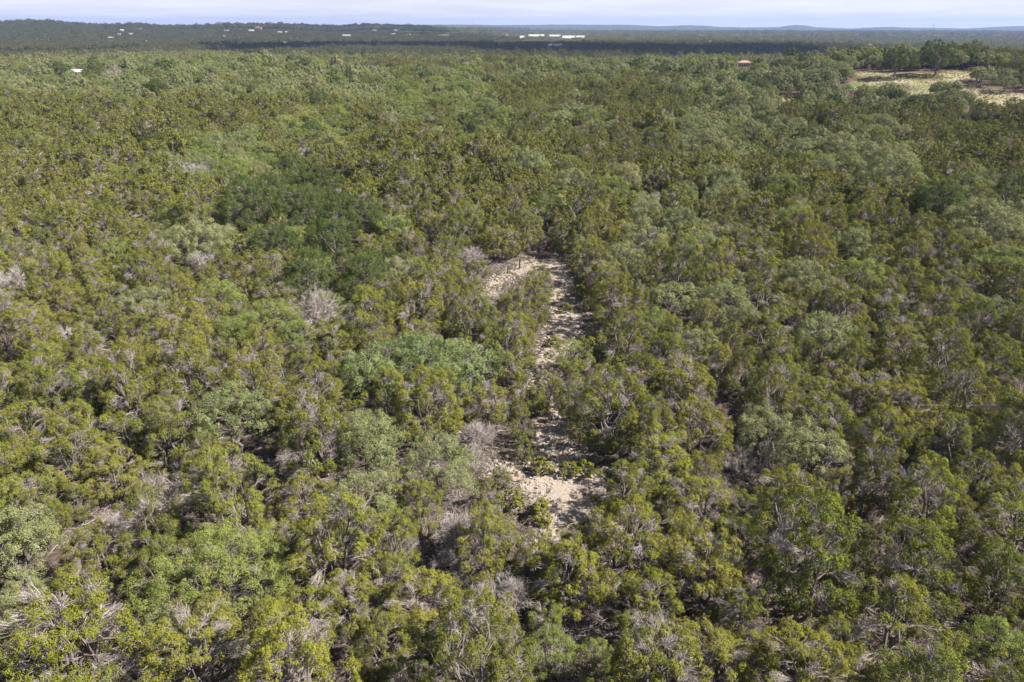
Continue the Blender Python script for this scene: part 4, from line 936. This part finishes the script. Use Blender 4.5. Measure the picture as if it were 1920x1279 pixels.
# ------------------------------------------------------------------ the woods of the valley and hills
def clear_mask(X, Y):
    ok = np.ones(len(X), bool)
    for hx, hy, a, b in CLEAR:
        n = math.hypot(hx, hy); ux, uy = hx / n, hy / n; lon = (X - hx) * ux + (Y - hy) * uy; lat = (X - hx) * uy - (Y - hy) * ux
        ok &= ~((np.abs(lat) < a) & (lon > -b - 25) & (lon < a))
    for (cx, cy, _), a, b in FIELD: ok &= np.hypot((X - cx) / a, (Y - cy) / b) > 1.05
    return ok
def valley(name, label, d0, d1, sp, rlo, rhi, hs, seed):
    X, Y, RR = grid_fill(d0, d1, sp, rlo, rhi, R(50)); ok = clear_mask(X, Y) & (fbm(X / 90, Y / 90, seed, 3) > -.27); X, Y, RR = X[ok], Y[ok], RR[ok]; Z = H(X, Y)
    ll = PROTO[('oak', 2)] + PROTO[('dark', 2)] + PROTO[('juniper', 2)] + PROTO[('elm', 2)]; no, nd, nj, ne = [len(PROTO[(k, 2)]) for k in ('oak', 'dark', 'juniper', 'elm')]
    u = rng.uniform(0, 1, len(X)) + 0.5 * fbm(X / 160, Y / 160, seed + 4, 3); pk = rng.integers(0, 1000, len(X))
    idx = np.where(u < .46, pk % no, np.where(u < .66, no + pk % nd, np.where(u < .92, no + nd + pk % nj, no + nd + nj + pk % ne)))
    s = RR / np.array([q['R'] for q in ll])[idx]; rot = np.zeros((len(X), 3)); rot[:, 2] = rng.uniform(0, 6.28, len(X))
    mass(name, label, [q['both'] for q in ll], np.stack([X, Y, Z - .3], -1), idx, rot, np.stack([s, s, s * hs * rng.uniform(.8, 1.2, len(X))], -1))
valley('valley_forest', 'mixed green woods filling the valley beyond the plateau', 835, 1900, 7.2, 3.6, 5.8, .85, 31)
valley('hill_forest', 'hazy green woods on the far plain and hills', 1900, 3600, 11.5, 4.6, 7.6, .55, 37)
valley('hill_forest', 'distant blue-green woods under the far ridges', 3600, 7400, 24, 9, 15, .5, 43)
# ------------------------------------------------------------------ things lying on the forest floor
def rock_mesh(seed):
    r = np.random.default_rng(seed); v = unit(np.array([(a, b, c) for a in (-1, 0, 1) for b in (-1, 0, 1) for c in (-1, 0, 1) if (a, b, c) != (0, 0, 0)], float)); v = v * r.uniform(.7, 1.15, (26, 1)) * [1, r.uniform(.6, 1), r.uniform(.3, .55)]
    import bmesh
    bm = bmesh.new(); [bm.verts.new(q) for q in v]; bmesh.ops.convex_hull(bm, input=bm.verts); me = bpy.data.meshes.new('stone'); bm.to_mesh(me); bm.free(); me.materials.append(M_ROCK); return me
M_ROCK = flat_mat('pale_limestone', (.33, .282, .24), .3, 3); M_STRAW = leaf_mat('dry_grass', (.30, .245, .14), (.36, .29, .18), (.22, .22, .09), .2)
def tuft_mesh(seed):
    r = np.random.default_rng(seed); n = 26; a = r.uniform(0, 6.28, n); ax = np.stack([np.cos(a) * .6, np.sin(a) * .6, r.uniform(.6, 1.2, n)], -1)
    v, f = kites(unit(ax) * .17, np.stack([-np.sin(a), np.cos(a), a * 0], -1) + r.normal(size=(n, 3)) * .3, ax, r.uniform(.25, .42, n), r.uniform(.025, .045, n)); return mesh_from('tuft', v, f, [M_STRAW], tint=np.repeat(r.uniform(0, 1, n), 4))
def stick_mesh(seed):
    r = np.random.default_rng(seed); T = Tubes(); n = 24; b = r.normal(size=(n, 3)) * [.7, .7, .08] + [0, 0, .12]; T.twigs(b, b + r.normal(size=(n, 3)) * [.55, .55, .1], .035, r, .6)
    v, f, t = T.out(); return mesh_from('sticks', v, f, [M_BARK], tint=t * .7)
n = 12000; dd = np.sqrt(rng.uniform(14 ** 2, 125 ** 2, n)); aa = rng.uniform(-R(44), R(44), n); X, Y = np.sin(aa) * dd, np.cos(aa) * dd; k = rng.integers(0, 3, n); s = rng.uniform(.6, 1.5, n); rot = np.zeros((n, 3)); rot[:, 2] = rng.uniform(0, 6.28, n)
ok = track_d(X, Y) > .2
mass('twig_litter', 'fallen grey twigs on the forest floor', [stick_mesh(q) for q in range(3)], np.stack([X, Y, H(X, Y)], -1)[ok], k[ok], rot[ok], np.stack([s, s, s], -1)[ok])
# stones and tufts on and beside the track
P = np.vstack([TRK, SIDE]); n = 60000; X = rng.uniform(P[:, 0].min() - 6, P[:, 0].max() + 6, n); Y = rng.uniform(P[:, 1].min() - 6, P[:, 1].max() + 6, n); td_ = track_d(X, Y); ok = (td_ < .9) & (rng.uniform(0, 1, n) < np.where(td_ < -.2, .8, .5)); X, Y = X[ok], Y[ok]; n = len(X)
s = np.minimum(.042 / rng.uniform(.04, 1, n) ** .78, .27); rot = rng.uniform(-.3, .3, (n, 3)); rot[:, 2] *= 20
mass('limestone_rubble', 'loose pale limestone rubble on the bare track', [rock_mesh(q) for q in range(5)], np.stack([X, Y, H(X, Y) + .02], -1), rng.integers(0, 5, n), rot, np.stack([s, s, s], -1))
def tufts(n, X, Y, ok, s, name, lab):
    X, Y, s = X[ok], Y[ok], s[ok]; n = len(X); rot = np.zeros((n, 3)); rot[:, 2] = rng.uniform(0, 6.28, n)
    mass(name, lab, [tuft_mesh(q) for q in range(4)], np.stack([X, Y, H(X, Y)], -1), rng.integers(0, 4, n), rot, np.stack([s, s, s], -1))
n = 16000; X = rng.uniform(P[:, 0].min() - 7, P[:, 0].max() + 7, n); Y = rng.uniform(P[:, 1].min() - 7, P[:, 1].max() + 7, n); td_ = track_d(X, Y)
tufts(n, X, Y, (td_ < 3) & (fbm(X / 2.5, Y / 2.5, 91, 3) > np.where(td_ < 0, .10, -.08)), rng.uniform(.4, 1.1, n), 'dry_grass', 'dry straw coloured grass tufts along the track')
XX, YY = [], []
for cx, cy, a, b in MEADOW:
    m_ = int(min(2200, a * b * 1.0)); q = rng.uniform(0, 1, m_) ** .5; w2 = rng.uniform(0, 6.283, m_); XX.append(cx + np.cos(w2) * q * a * 1.1); YY.append(cy + np.sin(w2) * q * b * 1.1)
XX, YY = np.concatenate(XX), np.concatenate(YY)
tufts(len(XX), XX, YY, np.ones(len(XX), bool), rng.uniform(.9, 2.0, len(XX)), 'pasture_grass', 'tan dry grass of the open pasture')
# charred stumps by the far end of the track
for px, py, hp, lab in [(973, 505, 20, 'dark upright burnt stump, the taller one by the far track bend'), (952, 512, 12, 'short dark stump left of the taller one by the track'), (1058, 538, 9, 'small dark stump at the right of the track')]:
    x, y, dep = place(px, py); h_ = hp / F * dep * 1.1; T = Tubes(); T.add(curve_pts((0, 0, -.1), (.08, .05, h_), 0, rng, 6, .03), [.16, .13, .12, .11, .1, .05], 7, 0); T.add([(0, 0, h_ * .55), (.16, .04, h_ * .75)], [.05, .03], 5, 0); v, f, t = T.out()
    tag(link('stump', mesh_from('stump', v, f, [flat_mat('charred_wood', (.045, .04, .037), .3, 4)]), None, (x, y, float(H(x, y)))), lab, 'stump', 'burnt stumps by the track')
